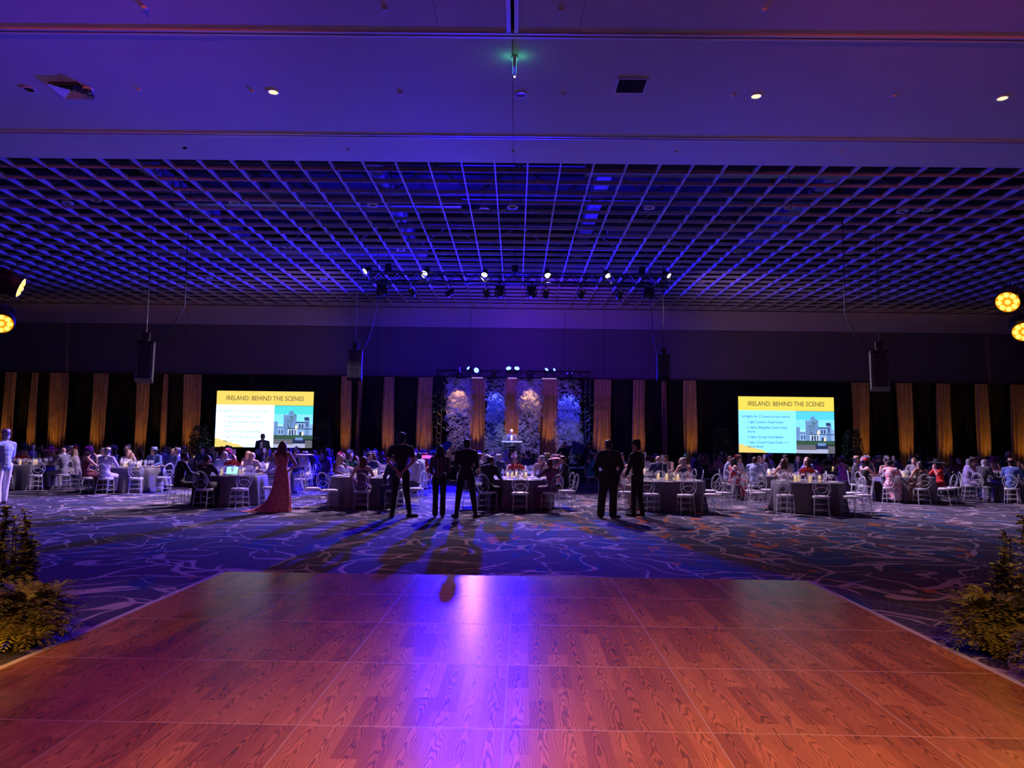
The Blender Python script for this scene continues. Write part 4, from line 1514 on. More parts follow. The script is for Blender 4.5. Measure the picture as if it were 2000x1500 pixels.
def J_std(kind):
    """joint positions; the figure faces +Y"""
    if kind[0] == 's':
        J = dict(pel=(0, -.04, .575), wai=(0, -.05, .74), che=(0, -.035, .96), nek=(0, -.02, 1.12), hed=(0, .02, 1.235),
                 sh=((-.185, -.03, 1.07), (.185, -.03, 1.07)), el=((-.25, .13, .85), (.25, .13, .85)), wr=((-.15, .36, .795), (.15, .36, .795)),
                 hip=((-.09, 0, .55), (.09, 0, .55)), kne=((-.12, .40, .53), (.12, .40, .53)), ank=((-.12, .37, .09), (.12, .37, .09)), hq=E3(0, 0, 0),
                 hd=((.25, 1, -.1), (-.25, 1, -.1)), hn=((0, 0, 1), (0, 0, 1)), curl=.5)
    else:
        J = dict(pel=(0, 0, .96), wai=(0, 0, 1.12), che=(0, 0, 1.33), nek=(0, 0, 1.50), hed=(0, .03, 1.635),
                 sh=((-.19, 0, 1.44), (.19, 0, 1.44)), el=((-.25, -.01, 1.14), (.25, -.01, 1.14)), wr=((-.24, .06, .88), (.24, .06, .88)),
                 hip=((-.095, 0, .93), (.095, 0, .93)), kne=((-.12, .01, .50), (.12, .01, .50)), ank=((-.13, -.02, .09), (.13, -.02, .09)), hq=E3(0, 0, 0),
                 hd=((0, .1, -1), (0, .1, -1)), hn=((-1, 0, 0), (1, 0, 0)), curl=.4)
    return J


def body_vol(J, w=1.0, rf=.0085, foot=True):
    mb = MB()
    V_ = Vector
    mb.ell(J['pel'], (.150 * w, .11, .12)); mb.cap(J['pel'], J['wai'], .115 * w, .105 * w, 12)
    mb.ell(V_(J['wai']) * .5 + V_(J['che']) * .5, (.135 * w, .10, .15)); mb.ell(J['che'], (.155 * w, .105, .15))
    mb.cap(J['sh'][0], J['sh'][1], .052, .052); mb.cap(V_(J['nek']) - V_((0, 0, .04)), J['hed'], .055, .048)
    mb.cap(V_(J['sh'][0]) * .6 + V_(J['nek']) * .4, V_(J['sh'][1]) * .6 + V_(J['nek']) * .4, .055, .055)
    head_vol(mb, J['hed'], J['hq'])
    for i in (0, 1):
        mb.cap(J['sh'][i], J['el'][i], .048, .040); mb.cap(J['el'][i], J['wr'][i], .038, .026)
        hand(mb, J['wr'][i], J['hd'][i], J['hn'][i], 1.0, J['curl'], (1, -1)[i], rf)
        mb.cap(J['hip'][i], J['kne'][i], .080 * w, .055); mb.cap(J['kne'][i], J['ank'][i], .054, .034)
        if foot:
            a = V_(J['ank'][i]); fd = V_(J.get('fd', ((0, 1, 0), (0, 1, 0)))[i])
            mb.cap(a + V_((0, 0, -.045)) - fd * .03, a + V_((0, 0, -.055)) + fd * .14, .035, .028)
    return mb


def jacket_vol(J, w=1.0, hem=.0, sl=1.0, short=False, puff=1.0):
    mb = MB(); V_ = Vector
    mb.ell(V_(J['pel']) + V_((0, 0, .03 - hem)), (.178 * w, .142 * puff, .11)); mb.cap(J['pel'], J['wai'], .138 * w, .125 * w, 12)
    mb.ell(V_(J['wai']) * .5 + V_(J['che']) * .5, (.160 * w, .128 * puff, .17)); mb.ell(J['che'], (.182 * w, .128 * puff, .165))
    mb.cap(J['sh'][0], J['sh'][1], .068 * sl, .068 * sl); mb.cap(V_(J['sh'][0]) * .5 + V_(J['nek']) * .5, V_(J['sh'][1]) * .5 + V_(J['nek']) * .5, .064, .064)
    for i in (0, 1):
        e = V_(J['el'][i]); s = V_(J['sh'][i])
        if short:
            mb.cap(s, s.lerp(e, .62), .066 * sl, .062 * sl)
        else:
            mb.cap(s, e, .066 * sl, .055 * sl); mb.cap(e, V_(J['wr'][i]).lerp(e, .08), .053 * sl, .042 * sl)
    return mb


def trousers_vol(J, w=1.0, calf=1.0):
    mb = MB(); V_ = Vector
    mb.ell(V_(J['pel']) + V_((0, 0, -.01)), (.165 * w, .128, .12))
    for i in (0, 1):
        a = V_(J['ank'][i])
        mb.cap(J['hip'][i], J['kne'][i], .100 * w, .074 * w); mb.cap(J['kne'][i], a + V_((0, 0, .0)), .072 * w, .052 * calf * w)
    return mb


def shoes_vol(J, s=1.0):
    mb = MB(); V_ = Vector
    for i in (0, 1):
        a = V_(J['ank'][i]); fd = V_(J.get('fd', ((0, 1, 0), (0, 1, 0)))[i]).normalized()
        mb.cap(a + V_((0, 0, -.045)) - fd * .035, a + V_((0, 0, -.052)) + fd * .17 * s, .043, .036)
        mb.cap(a + V_((0, 0, -.072)) - fd * .05, a + V_((0, 0, -.072)) + fd * .12 * s, .018, .018)
    return mb


def dress_sit_vol(J, sleeve=0.0, long=True):
    mb = MB(); V_ = Vector
    mb.ell(J['pel'], (.175, .14, .13)); mb.cap(J['pel'], J['wai'], .120, .108, 12); mb.ell(V_(J['wai']) * .5 + V_(J['che']) * .5, (.135, .112, .15))
    mb.ell(V_(J['che']) + V_((0, .01, 0)), (.160, .122, .135))
    if sleeve:
        mb.cap(J['sh'][0], J['sh'][1], .062, .062)
    for i in (0, 1):
        if sleeve:
            mb.cap(J['sh'][i], V_(J['sh'][i]).lerp(V_(J['el'][i]), sleeve), .060, .056)
        mb.cap(J['hip'][i], J['kne'][i], .115, .095)
        if long:
            mb.cap(J['kne'][i], V_(J['ank'][i]) + V_((0, .02, .03)), .095, .075)
    if long:
        mb.cap((0, .36, .5), (0, .34, .14), .10, .11)
    mb.cap((0, 0, .55), (0, .38, .53), .10, .09)
    return mb


TPL = {}


def tmpl(key, sex, hz, hx, arms, lean=0.0):
    J = J_std('s')
    J['hq'] = E3(hx, 0, hz)
    if arms == 1:
        J['el'] = ((-.27, .02, .80), (.25, .13, .85)); J['wr'] = ((-.12, .22, .66), (.15, .36, .795)); J['hd'] = ((.6, .8, 0), (-.25, 1, -.1))
    if arms == 2:
        J['wr'] = ((-.08, .26, 1.08), (.16, .36, .795)); J['el'] = ((-.22, .22, .86), (.25, .13, .85)); J['hd'] = ((.2, -.3, 1), (-.25, 1, -.1)); J['hn'] = ((0, 1, 0), (0, 0, 1))
    if lean:
        for k in ('wai', 'che', 'nek', 'hed'):
            v = J[k]; J[k] = (v[0] + lean * .25 * (v[2] - .57), v[1] + lean * (v[2] - .57) * .5, v[2] - lean * .05)
        J['sh'] = tuple((v[0] + lean * .12, v[1] + lean * .25, v[2]) for v in J['sh'])
    wo = sex == 'w'
    if wo:
        for k in ('nek', 'hed', 'che'):
            v = J[k]; J[k] = (v[0], v[1], v[2] - .045)
        J['sh'] = tuple((v[0] * .86, v[1], v[2] - .045) for v in J['sh'])
    T = dict(J=J, hm=Matrix.Translation(J['hed']) @ J['hq'].to_4x4())
    T['body'] = body_vol(J, .92 if wo else 1.0, .010).remesh('body', SKIN['light'], .013, 1, .5)
    if wo:
        T['dress'] = dress_sit_vol(J, 0.0 if arms != 2 else .9).remesh('dress', CM['red'], .016, 2, .5)
    else:
        T['jacket'] = jacket_vol(J).remesh('jacket', CM['black'], .016, 2, .5)
        T['trousers'] = trousers_vol(J, 1.0).remesh('trousers', CM['black'], .018, 1, .5)
        mb = MB(); mb.cap(Vector(J['nek']) + Vector((0, .0, -.02)), Vector(J['nek']) + Vector((0, .004, .035)), .066, .060, 12)
        T['shirt_collar'] = mb.mesh('shirt_collar', CM['white'], True)
    T['shoes'] = shoes_vol(J, 1.0 if not wo else .9).remesh('shoes', CM['black'], .012, 1, .5)
    TPL[key] = T


for key, sex, hz, hx, arms, ln in (('m0', 'm', 0, -.05, 0, 0), ('m1', 'm', .7, 0, 1, 0), ('m2', 'm', -.75, 0, 0, .15), ('w0', 'w', 0, -.05, 0, 0), ('w1', 'w', .8, 0, 1, 0), ('w2', 'w', -.7, 0, 2, .12)):
    tmpl(key, sex, hz, hx, arms, ln)


def hairs():
    H = {}
    mb = MB(); mb.ell((0, -.02, .040), (.083, .090, .086), 16, 12); mb.ell((0, -.042, -.012), (.080, .068, .088), 14, 10)
    mb.ell((0, .045, .085), (.055, .035, .03), 10, 8)
    H['short'] = mb.remesh('hair', HAIR['black'], .009, 1)
    mb = MB(); mb.ell((0, -.025, .038), (.088, .092, .088), 16, 12)
    for s in (-1, 1):
        mb.cap((s * .07, -.01, .03), (s * .085, -.02, -.14), .028, .03, 8); mb.cap((s * .05, -.06, 0), (s * .075, -.075, -.27), .045, .035, 8)
    mb.cap((0, -.07, 0), (0, -.085, -.29), .055, .045, 8); mb.cap((.02, -.08, -.1), (.04, -.09, -.33), .04, .02, 8)
    H['long'] = mb.remesh('hair', HAIR['black'], .010, 1)
    mb = MB(); mb.ell((0, -.02, .038), (.084, .088, .084), 16, 12); mb.ell((0, -.105, .05), (.048, .042, .045), 10, 8); mb.ell((0, -.05, -.01), (.074, .06, .06), 12, 8)
    H['bun'] = mb.remesh('hair', HAIR['black'], .009, 1)
    mb = MB(); r = random.Random(2)
    mb.ell((0, -.02, .04), (.088, .092, .088), 14, 10); mb.ell((0, -.042, -.012), (.084, .072, .088), 14, 10)
    for k in range(90):
        a, b_ = r.uniform(0, 2 * PI), r.uniform(-.5, 1.5)
        p_ = Vector((math.cos(a) * math.cos(b_) * .092, -.025 + math.sin(a) * math.cos(b_) * .092, .04 + math.sin(b_) * .09))
        if p_.y > .055 and p_.z < .07: continue
        mb.ell(p_, (.022, .022, .022), 7, 5)
    H['curly'] = mb.remesh('hair', HAIR['black'], .008, 0)
    return H


def hats():
    H = {}
    def crown(r_, h, zb, pinch=True, brim=.06, droop=.0, n=24):
        mb = MB()
        S = Matrix(((1, 0, 0), (0, 1.16, 0), (0, 0, 1)))
        prof = [(r_ + brim, zb - droop), (r_ + brim * .5, zb - droop * .3), (r_ + .002, zb + .004), (r_ * .97, zb + h * .5), (r_ * .88, zb + h), (r_ * .6, zb + h * (1.02 if not pinch else .92)), (.001, zb + h * (1.06 if not pinch else .86))]
        mb.lathe(prof, n, (0, -.012, 0), 0, S)
        mb.lathe([(r_ + brim, zb - droop - .004), (r_ - .01, zb - .003)], n, (0, -.012, 0), 0, S)
        mb.lathe([(r_ + .004, zb + .006), (r_ + .003, zb + .036)], n, (0, -.012, 0), 1, S)
        return mb
    H['fedora'] = crown(.088, .10, .075, True, .075)
    H['straw hat'] = crown(.088, .085, .075, False, .075)
    H['wide hat'] = crown(.088, .085, .07, False, .17, .035, 32)
    H['cap'] = crown(.086, .08, .062, False, .02)
    mb = crown(.085, .075, .075, False, .34, .10, 36)
    r = random.Random(4)
    H['huge hat'] = mb
    def petals(n, rr, c, size, spike):
        r = random.Random(n)
        mb = MB()
        for k in range(n):
            a, b_ = r.uniform(0, 2 * PI), r.uniform(-.3, 1.5)
            d = Vector((math.cos(a) * math.cos(b_), math.sin(a) * math.cos(b_), math.sin(b_)))
            p_ = Vector(c) + d * rr * r.uniform(.3, 1)
            sd = d.cross(Vector((.3, .2, 1))).normalized() * size * (.5 if not spike else .10)
            t_ = p_ + d * size * (1 if not spike else 2.6)
            mb.add([p_, p_.lerp(t_, .5) + sd, t_, p_.lerp(t_, .5) - sd], [(0, 1, 2, 3)])
        return mb
    H['fascinator'] = petals(60, .05, (.03, .0, .12), .055, False)
    f = petals(50, .03, (.02, -.01, .12), .05, True); H['feather headpiece'] = f
    b_ = petals(220, .12, (0, -.01, .08), .07, False); H['ruffled hat'] = b_
    out = {}
    bandm = mat('hat_band', (.02, .02, .025), .6)
    for k, mb in H.items():
        out[k] = mb.mesh('hat', [CM['white'], bandm] if max(mb.mi) else [CM['white']], True)
    return out


HA = hairs()
HT = hats()
mb = MB()
for s in (-1, 1):
    mb.ell((s * .030, .083, .004), (.012, .007, .007), 8, 6)
EYES = mb.mesh('eyes', M['eye'], True)
mb = MB(); mb.ell((0, .089, -.056), (.024, .006, .008), 10, 6)
MOUTH = mb.mesh('mouth', M['lips'], True)

LABELS = set()


def uniq(lab):
    assert lab not in LABELS, lab
    LABELS.add(lab)
    return lab


def describe(sp):
    who, top, hair, hat, skin = sp
    g_ = 'suit' if who == 'man' else 'dress'
    if who == 'man' and top not in ('black', 'charcoal', 'grey', 'navy', 'brown', 'blue'):
        g_ = 'jacket'
    if ' floral' in top or 'floral ' in top:
        g_ = 'dress'
    s = '%s in %s %s' % (who, top, g_)
    if hat:
        return s + ' and %s %s' % (hat[1], hat[0])
    if hair is None:
        return 'bald ' + s
    return s + ' with %s hair' % (hair[1] if hair[0] in ('short',) else hair[0] + ' ' + hair[1]).replace('bun', 'pinned')


def dress_head(t, hm, hair, hat, feat=True):
    if hair:
        inst('hair', HA[hair[0]], t, HAIR[hair[1]], hm)
    if hat:
        inst('hat', HT[hat[0]], t, CM[hat[1]], hm)
    if feat:
        inst('eyes', EYES, t, None, hm); inst('mouth', MOUTH, t, None, hm)


def seated(sp, x, y, rz, label, var, feat=True, z=0.0, group=None):
    who, top, hair, hat, skin = sp
    T = TPL[who[0] + str(var % 3)]
    t = empty('person', (x, y, z), rz)
    tag(t, uniq(label), 'person', group)
    inst('body', T['body'], t, SKIN[skin])
    if who == 'woman':
        inst('dress', T['dress'], t, CM[top])
        inst('shoes', T['shoes'], t, CM['black'])
    else:
        inst('jacket', T['jacket'], t, CM[top])
        inst('trousers', T['trousers'], t, CM[top if top in ('black', 'charcoal', 'navy', 'grey', 'lavender', 'brown') else 'charcoal'])
        inst('shirt_collar', T['shirt_collar'], t, None)
        inst('shoes', T['shoes'], t, None)
    dress_head(t, T['hm'], hair, hat, feat)
    return t


# ------------------------------------------------------------------ chairs
def chair_meshes():
    D = {}
    def oval(a, b_, c, r_, n=26, tilt=.0, x0=0, m=6, yo=0.0):
        mb = MB()
        pts = [Vector((x0 + a * math.cos(2 * PI * i / n), -.21 - .16 * (c + b_ * math.sin(2 * PI * i / n) - .47) + yo, c + b_ * math.sin(2 * PI * i / n))) for i in range(n)]
        return mb.tube(pts, r_, m, closed=True)
    D['back_ring'] = oval(.195, .225, .695, .0135).mesh('back_ring', M['clear'], True)
    mb = oval(.135, .17, .735, .009)
    k = oval(.165, .12, .595, .009, yo=.004); mb.add(k.v, k.f)
    D['back_loops'] = mb.mesh('back_loops', M['clear'], True)
    mb = MB()
    mb.lathe([(.001, .452), (.19, .452), (.208, .462), (.205, .485), (.17, .495), (.001, .497)], 20, (0, 0, 0), 0, Matrix(((1, 0, 0), (0, 1, 0), (0, 0, 1))))
    D['seat_cushion'] = mb.mesh('seat_cushion', M['cush'], True)
    mb = MB(); mb.lathe([(.17, .425), (.21, .425), (.215, .45), (.17, .452), (.17, .425)], 20)
    D['seat_frame'] = mb.mesh('seat_frame', M['clear'], True)
    for nm, (a, b_) in (('front_left', (-1, 1)), ('front_right', (1, 1)), ('rear_left', (-1, -1)), ('rear_right', (1, -1))):
        mb = MB()
        top = Vector((a * .155, b_ * .15, .44)); bot = Vector((a * .175, b_ * (.185 if b_ > 0 else .225), .0))
        mb.tube([top, top.lerp(bot, .30), top.lerp(bot, .32), top.lerp(bot, .34), top.lerp(bot, .66), top.lerp(bot, .68), top.lerp(bot, .70), bot], [.014, .013, .019, .013, .012, .018, .012, .010], 7)
        D['leg_' + nm] = mb.mesh('leg', M['clear'], True)
    mb = MB()
    for z in (.15, .29):
        f = 1 - z / .44
        xx = .155 + .02 * f
        yf, yr = .15 + .035 * f, -.15 - .075 * f
        for (p_, q_) in (((-xx, yf, z), (xx, yf, z)), ((-xx, yr, z), (xx, yr, z)), ((-xx, yf, z - .03), (-xx, yr, z - .03)), ((xx, yf, z - .03), (xx, yr, z - .03))):
            mb.tube([p_, q_], .008, 5)
    D['stretchers'] = mb.mesh('stretchers', M['clear'], True)
    return D


CH = chair_meshes()
allc = MB()
ONE = bpy.data.meshes.new('banquet_chair')
bmx = bmesh.new()
for k in ('seat_cushion', 'back_ring', 'back_loops', 'seat_frame', 'leg_front_left', 'leg_front_right', 'leg_rear_left', 'leg_rear_right', 'stretchers'):
    n0 = len(bmx.faces)
    bmx.from_mesh(CH[k])
    bmx.faces.ensure_lookup_table()
    for f in bmx.faces[n0:]:
        f.material_index = 0 if k == 'seat_cushion' else 1
        f.smooth = True
bmx.to_mesh(ONE); bmx.free()
ONE.materials.append(M['cush']); ONE.materials.append(M['clear'])
proto_chair = None


def chair(x, y, rz, label, group, detailed=True):
    global proto_chair
    if not detailed:
        o = bpy.data.objects.new('banquet_chair', ONE)
        C.objects.link(o); o.location = (x, y, 0); o.rotation_euler = (0, 0, rz)
        return tag(o, uniq(label), 'chair', group)
    if proto_chair is None:
        t = empty('banquet_chair')
        inst('seat_cushion', CH['seat_cushion'], t); inst('seat_frame', CH['seat_frame'], t)
        bk = inst('backrest', CH['back_ring'], t); inst('back_loops', CH['back_loops'], bk)
        for nm in ('front_left', 'front_right', 'rear_left', 'rear_right'):
            inst('leg', CH['leg_' + nm], t)
        inst('stretchers', CH['stretchers'], t)
        proto_chair = t
    else:
        t = copy_tree(proto_chair)
    t.location = (x, y, 0); t.rotation_euler = (0, 0, rz)
    return tag(t, uniq(label), 'chair', group)


# ------------------------------------------------------------------ tables
TR, TZT = .90, .76


def cloth_mesh(seed, n=120):
    r = random.Random(seed)
    a1, a2 = r.uniform(0, 6), r.uniform(0, 6)
    mb = MB()
    prof = [(.001, TZT + .004), (.5, TZT + .004), (TR - .01, TZT + .004), (TR + .008, TZT - .01), (TR + .012, .55), (TR + .03, .3), (TR + .05, .02)]
    vs, fs = [], []
    for i, (rr, z) in enumerate(prof):
        for j in range(n):
            a = 2 * PI * j / n
            dp = max(0, (TZT - z) / TZT)
            k = rr + dp * .045 * (math.sin(a * 14 + a1) + .6 * math.sin(a * 23 + a2)) * (1 if i > 3 else 0)
            vs.append((k * math.cos(a), k * math.sin(a), z))
    for i in range(len(prof) - 1):
        for j in range(n):
            j2 = (j + 1) % n
            fs.append((i * n + j, i * n + j2, (i + 1) * n + j2, (i + 1) * n + j))
    mb.add(vs, fs)
    return mb.mesh('tablecloth', M['cloth'], True)


CLOTH = [cloth_mesh(s) for s in range(3)]
tabtop = MB().lathe([(.001, TZT - .03), (TR - .02, TZT - .03), (TR - .01, TZT - .015), (TR - .02, TZT), (.001, TZT)], 40).mesh('tabletop', M['stem'], True)
tleg = MB().tube([(0, 0, 0), (0, 0, TZT - .03)], .02, 6).mesh('leg', M['truss'])
goblet = MB().lathe([(.001, .004), (.035, .003), (.034, .007), (.005, .012), (.004, .09), (.02, .11), (.036, .14), (.038, .18), (.031, .215)], 14).mesh('wine_glass', M['glass'], True)
plate = MB().lathe([(.001, .006), (.09, .006), (.135, .018), (.137, .015), (.09, .001), (.001, .001)], 22).mesh('plate', M['china'], True)
cup = MB().lathe([(.001, .003), (.045, .003), (.045, .2), (.042, .2), (.042, .006), (.001, .006)], 14).mesh('glass', M['glass'], True)
cupw = MB().lathe([(.001, .007), (.032, .007), (.032, .12), (.001, .125)], 12).mesh('candle', M['wax'], True)
flm = MB().ell((0, 0, .142), (.007, .007, .018), 8, 6).mesh('flame', M['flame'], True)


def blob_flowers(m, rad, n, seed):
    r = random.Random(seed)
    mb = MB()
    for k in range(n):
        a, b_ = r.uniform(0, 2 * PI), r.uniform(0.02, 1.5)
        d = Vector((math.cos(a) * math.cos(b_), math.sin(a) * math.cos(b_), math.sin(b_) * .62))
        mb.ell(d * rad, (.032, .032, .026), 8, 5)
        for q in range(3):
            sd = Vector((r.uniform(-1, 1), r.uniform(-1, 1), r.uniform(0, 1))).normalized() * .03
            t_ = d.normalized() * .03
            mb.add([d * rad + sd, d * rad + sd * .5 + t_, d * rad - sd * .3 + t_ * 1.3, d * rad - sd * .2], [(0, 1, 2, 3)])
    return mb


RED = blob_flowers(0, .17, 130, 1).mesh('flower_dome', M['red_rose'], True)
WHT = blob_flowers(0, .13, 90, 2).mesh('flower_dome', M['white_rose'], True)
STAND = MB().lathe([(.001, 0), (.07, 0), (.07, .008), (.012, .02), (.010, .2), (.05, .24), (.12, .26), (.001, .27)], 16).mesh('stand', M['clear'], True)
LOWST = MB().lathe([(.001, 0), (.08, 0), (.10, .07), (.09, .08), (.001, .08)], 16).mesh('bowl', M['glass'], True)

SLOT = ['near', 'near right', 'right nearer', 'right farther', 'far right', 'far', 'far left', 'left farther', 'left nearer', 'near left']
RSEAT = 1.33
PAL_M = ['black', 'charcoal', 'navy', 'blue', 'grey', 'light blue', 'beige', 'black', 'lavender', 'brown', 'white', 'navy', 'pink']
PAL_W = ['red', 'pink', 'white', 'purple', 'coral', 'black', 'hot pink', 'white floral', 'pink floral', 'teal', 'yellow', 'green', 'plum', 'cream', 'orange', 'lavender', 'blue', 'magenta']
HATC = ['white', 'pink', 'red', 'purple', 'light blue', 'cream', 'black', 'hot pink', 'lavender', 'teal']


def rand_spec(r):
    sk = r.choice(['light', 'light', 'light', 'tan', 'tan', 'brown'])
    if r.random() < .5:
        hair = None if r.random() < .12 else ('short', r.choice(['black', 'brown', 'brown', 'grey', 'grey', 'blonde']))
        hat = (r.choice(['fedora', 'straw hat']), r.choice(['white', 'tan', 'grey', 'cream', 'pink', 'black'])) if r.random() < .28 else None
        return ('man', r.choice(PAL_M), hair, hat, sk)
    hair = (r.choice(['long', 'long', 'bun']), r.choice(['black', 'brown', 'blonde', 'brown', 'auburn', 'grey']))
    hat = (r.choice(['fascinator', 'wide hat', 'feather headpiece', 'ruffled hat', 'fascinator']), r.choice(HATC)) if r.random() < .62 else None
    return ('woman', r.choice(PAL_W), hair, hat, sk)


def S_(s):
    """'m|black|short brown|fedora tan|light' -> spec"""
    if s == '.': return None
    a = s.split('|')
    who = 'man' if a[0] == 'm' else 'woman'
    hair = None if a[2] == '-' else (a[2].split()[0], a[2].split()[1])
    hat = None
    if a[3] != '-':
        h, c_ = a[3].split(':')
        hat = (h, c_)
    return (who, a[1], hair, hat, a[4])


def banquet(name, cx, cy, off, seats, centre, detail, seed):
    r = random.Random(seed)
    t = empty('banquet_table', (cx, cy, 0)); tag(t, uniq('round banquet table under charcoal cloth, ' + name), 'table', 'round banquet tables')
    inst('tabletop', tabtop, t)
    if detail:
        for a in range(4):
            l = inst('leg', tleg, t); l.location = (.5 * math.cos(a * PI / 2 + .7), .5 * math.sin(a * PI / 2 + .7), 0)
    c = inst('tablecloth', CLOTH[seed % 3], None); c.location = (cx, cy, .002); c.rotation_euler = (0, 0, r.uniform(0, 6))
    tag(c, uniq('charcoal satin cloth to the floor, ' + name), 'tablecloth', 'charcoal tablecloths')
    zt = TZT + .007
    # centrepiece
    f = empty('centrepiece', (cx, cy, zt))
    if centre == 'red':
        tag(f, uniq('dome of red roses on a clear stand, ' + name), 'flowers', 'table centrepieces')
        inst('stand', STAND, f); d = inst('flower_dome', RED, f); d.location = (0, 0, .25)
    else:
        tag(f, uniq('low dome of white roses in glass bowl, ' + name), 'flowers', 'table centrepieces')
        inst('bowl', LOWST, f); d = inst('flower_dome', WHT, f); d.location = (0, 0, .07)
    nc = (5 if centre == 'red' else 4) if detail else 2
    for k in range(nc):
        a = 2 * PI * k / nc + r.uniform(-.3, .3) - .6
        rr = .24 + r.random() * .08
        q = empty('candle_holder', (cx + rr * math.cos(a), cy + rr * math.sin(a), zt))
        tag(q, 'lit candle in a clear glass cylinder around the flowers, ' + name, 'candle', 'candles, ' + name)
        inst('glass', cup, q); inst('candle', cupw, q); inst('flame', flm, q)
    ng = 16 if detail else 6
    for k in range(ng):
        a = 2 * PI * k / ng + r.uniform(-.08, .08); rr = .56 + r.uniform(-.07, .07)
        g_ = inst('wine_glass', goblet, None); g_.location = (cx + rr * math.cos(a), cy + rr * math.sin(a), zt)
        tag(g_, 'stemmed wine glass in the ring of glasses, ' + name, 'glass', 'wine glasses, ' + name)
    if detail:
        for k in range(10):
            a = R(-90 + off + 36 * k)
            g_ = inst('plate', plate, None); g_.location = (cx + .735 * math.cos(a), cy + .735 * math.sin(a), zt)
            tag(g_, 'white plate at a place setting, ' + name, 'plate', 'plates, ' + name)
    # number card on a rod
    if r.random() < .6 or centre == 'card':
        q = empty('table_number_stand', (cx - .1, cy + .36, zt)); tag(q, uniq('white number card on a tall rod, ' + name), 'sign', 'table number cards')
        MB().lathe([(.001, .01), (.05, .008), (.05, 0), (.001, 0)], 12).obj('base', M['dl_ring'], q)
        MB().tube([(0, 0, .01), (0, 0, .52)], .006, 5).obj('rod', M['dl_ring'], q)
        MB().box((0, -.008, .59), (.085, .004, .14)).obj('card', M['card'], q)
    for k in range(10):
        sp = seats[k] if seats else (rand_spec(r) if r.random() < .82 else None)
        if sp == 'none': continue
        if isinstance(sp, str): sp = S_(sp) if sp != '?' else rand_spec(r)
        a = R(-90 + off + 36 * k)
        if detail < 1 and k not in (0, 1, 2, 8, 9, 3, 7) and sp is None: continue
        rr = RSEAT + (r.uniform(-.04, .06) if sp is None else 0)
        x, y = cx + rr * math.cos(a), cy + rr * math.sin(a)
        rz = math.atan2(-(cx - x), cy - y)
        rj = rz + r.uniform(-.25, .25) * (1 if sp is None else .5)
        if detail or k in (0, 1, 9, 2, 8):
            chair(x, y, rj, ('empty ' if sp is None else 'occupied ') + 'clear oval-back chair, ' + SLOT[k] + ' side, ' + name, 'clear oval-back chairs', detail)
        if sp is not None:
            seated(sp, x, y, rj, describe(sp) + ', ' + SLOT[k] + ' side, ' + name, r.randrange(3), True)


N_ = '.'
banquet('front-row laptop table', -7.5, 19.15, -6, ['w|black|bun black|-|tan', N_, N_, 'none', '?', 'none', '?', 'none', N_, 'm|black|short black|-|brown'], 'red', 2, 1)
banquet('front-row inner left table', -3.95, 19.15, 8, ['w|plum|long auburn|-|light', 'm|navy|short black|-|tan', N_, 'm|white|short brown|-|light', 'w|lavender|long brown|-|light', 'm|navy|short black|-|tan', '?', 'none', N_, N_], 'white', 2, 2)
banquet('front-row middle table', .05, 19.15, 3, [N_, 'w|plum|short auburn|-|brown', N_, 'm|black|short brown|-|tan', 'm|beige|short grey|-|light', 'w|black|long brown|fascinator:white|light', 'm|navy|short grey|-|light', 'w|black|long black|-|tan', 'w|dark floral|bun black|-|brown', 'm|black|short black|-|brown'], 'red', 2, 3)
banquet('front-row inner right table', 4.05, 19.15, 5, [N_, N_, N_, N_, N_, 'none', N_, 'w|beige|long auburn|-|light', N_, N_], 'white', 2, 4)
banquet('front-row right table', 7.7, 19.2, -8, [N_, N_, N_, N_, N_, 'none', N_, N_, N_, N_], 'red', 2, 5)
banquet('second-row far left table', -12.3, 23.2, -3, ['m|lavender|short grey|straw hat:cream|light', N_, N_, '?', '?', 'm|blue|short black|fedora:light blue|light', 'w|white|long blonde|feather headpiece:cream|light', '?', 'w|charcoal|long black|fascinator:red|tan', 'w|burgundy|bun brown|ruffled hat:purple|light'], 'white', 2, 6)
banquet('second-row left table', -8.0, 22.95, 4, ['w|beige|short blonde|-|light', 'm|navy|short brown|-|light', N_, 'w|white|long grey|wide hat:lavender|light', '?', '?', 'w|coral|long blonde|-|light', 'w|pink|long black|fascinator:pink|light', N_, 'w|black|bun brown|ruffled hat:pink|light'], 'white', 2, 7)
banquet('second-row inner left table', -4.2, 23.2, -5, ['w|lavender|long brown|fascinator:white|light', N_, '?', 'w|red|long brown|huge hat:hot pink|light', '?', '?', '?', 'w|green|long black|feather headpiece:lavender|light', 'w|black|long brown|-|light', N_], 'white', 2, 8)
banquet('second-row middle table', .1, 23.1, 6, None, 'white', 2, 9)
banquet('second-row inner right table', 4.3, 23.2, 0, ['m|navy|-|-|light', 'w|navy|long grey|-|light', N_, '?', '?', '?', '?', '?', N_, 'w|beige|long auburn|-|light'], 'white', 2, 10)
banquet('second-row right table', 8.2, 23.3, -4, ['w|cream|long brown|-|light', 'w|brown|long brown|-|tan', N_, '?', '?', 'm|lavender|short brown|-|light', '?', 'm|light blue|short brown|-|light', 'w|floral red and white|long black|fascinator:red|light', 'm|light blue|short brown|-|tan'], 'white', 2, 11)
banquet('second-row far right table', 12.4, 23.3, -7, ['w|brown|long black|-|tan', N_, N_, 'w|red|long black|wide hat:black|light', '?', 'w|white|bun black|feather headpiece:white|light', '?', '?', 'w|black|long black|fedora:red|light', 'w|pink floral|bun black|-|light'], 'white', 2, 12)
banquet('second-row outer right table', 16.3, 23.7, -4, ['?', '?', '?', '?', '?', '?', '?', '?', 'm|charcoal|short grey|-|light', 'm|blue|short brown|fedora:tan|light'], 'white', 2, 13)
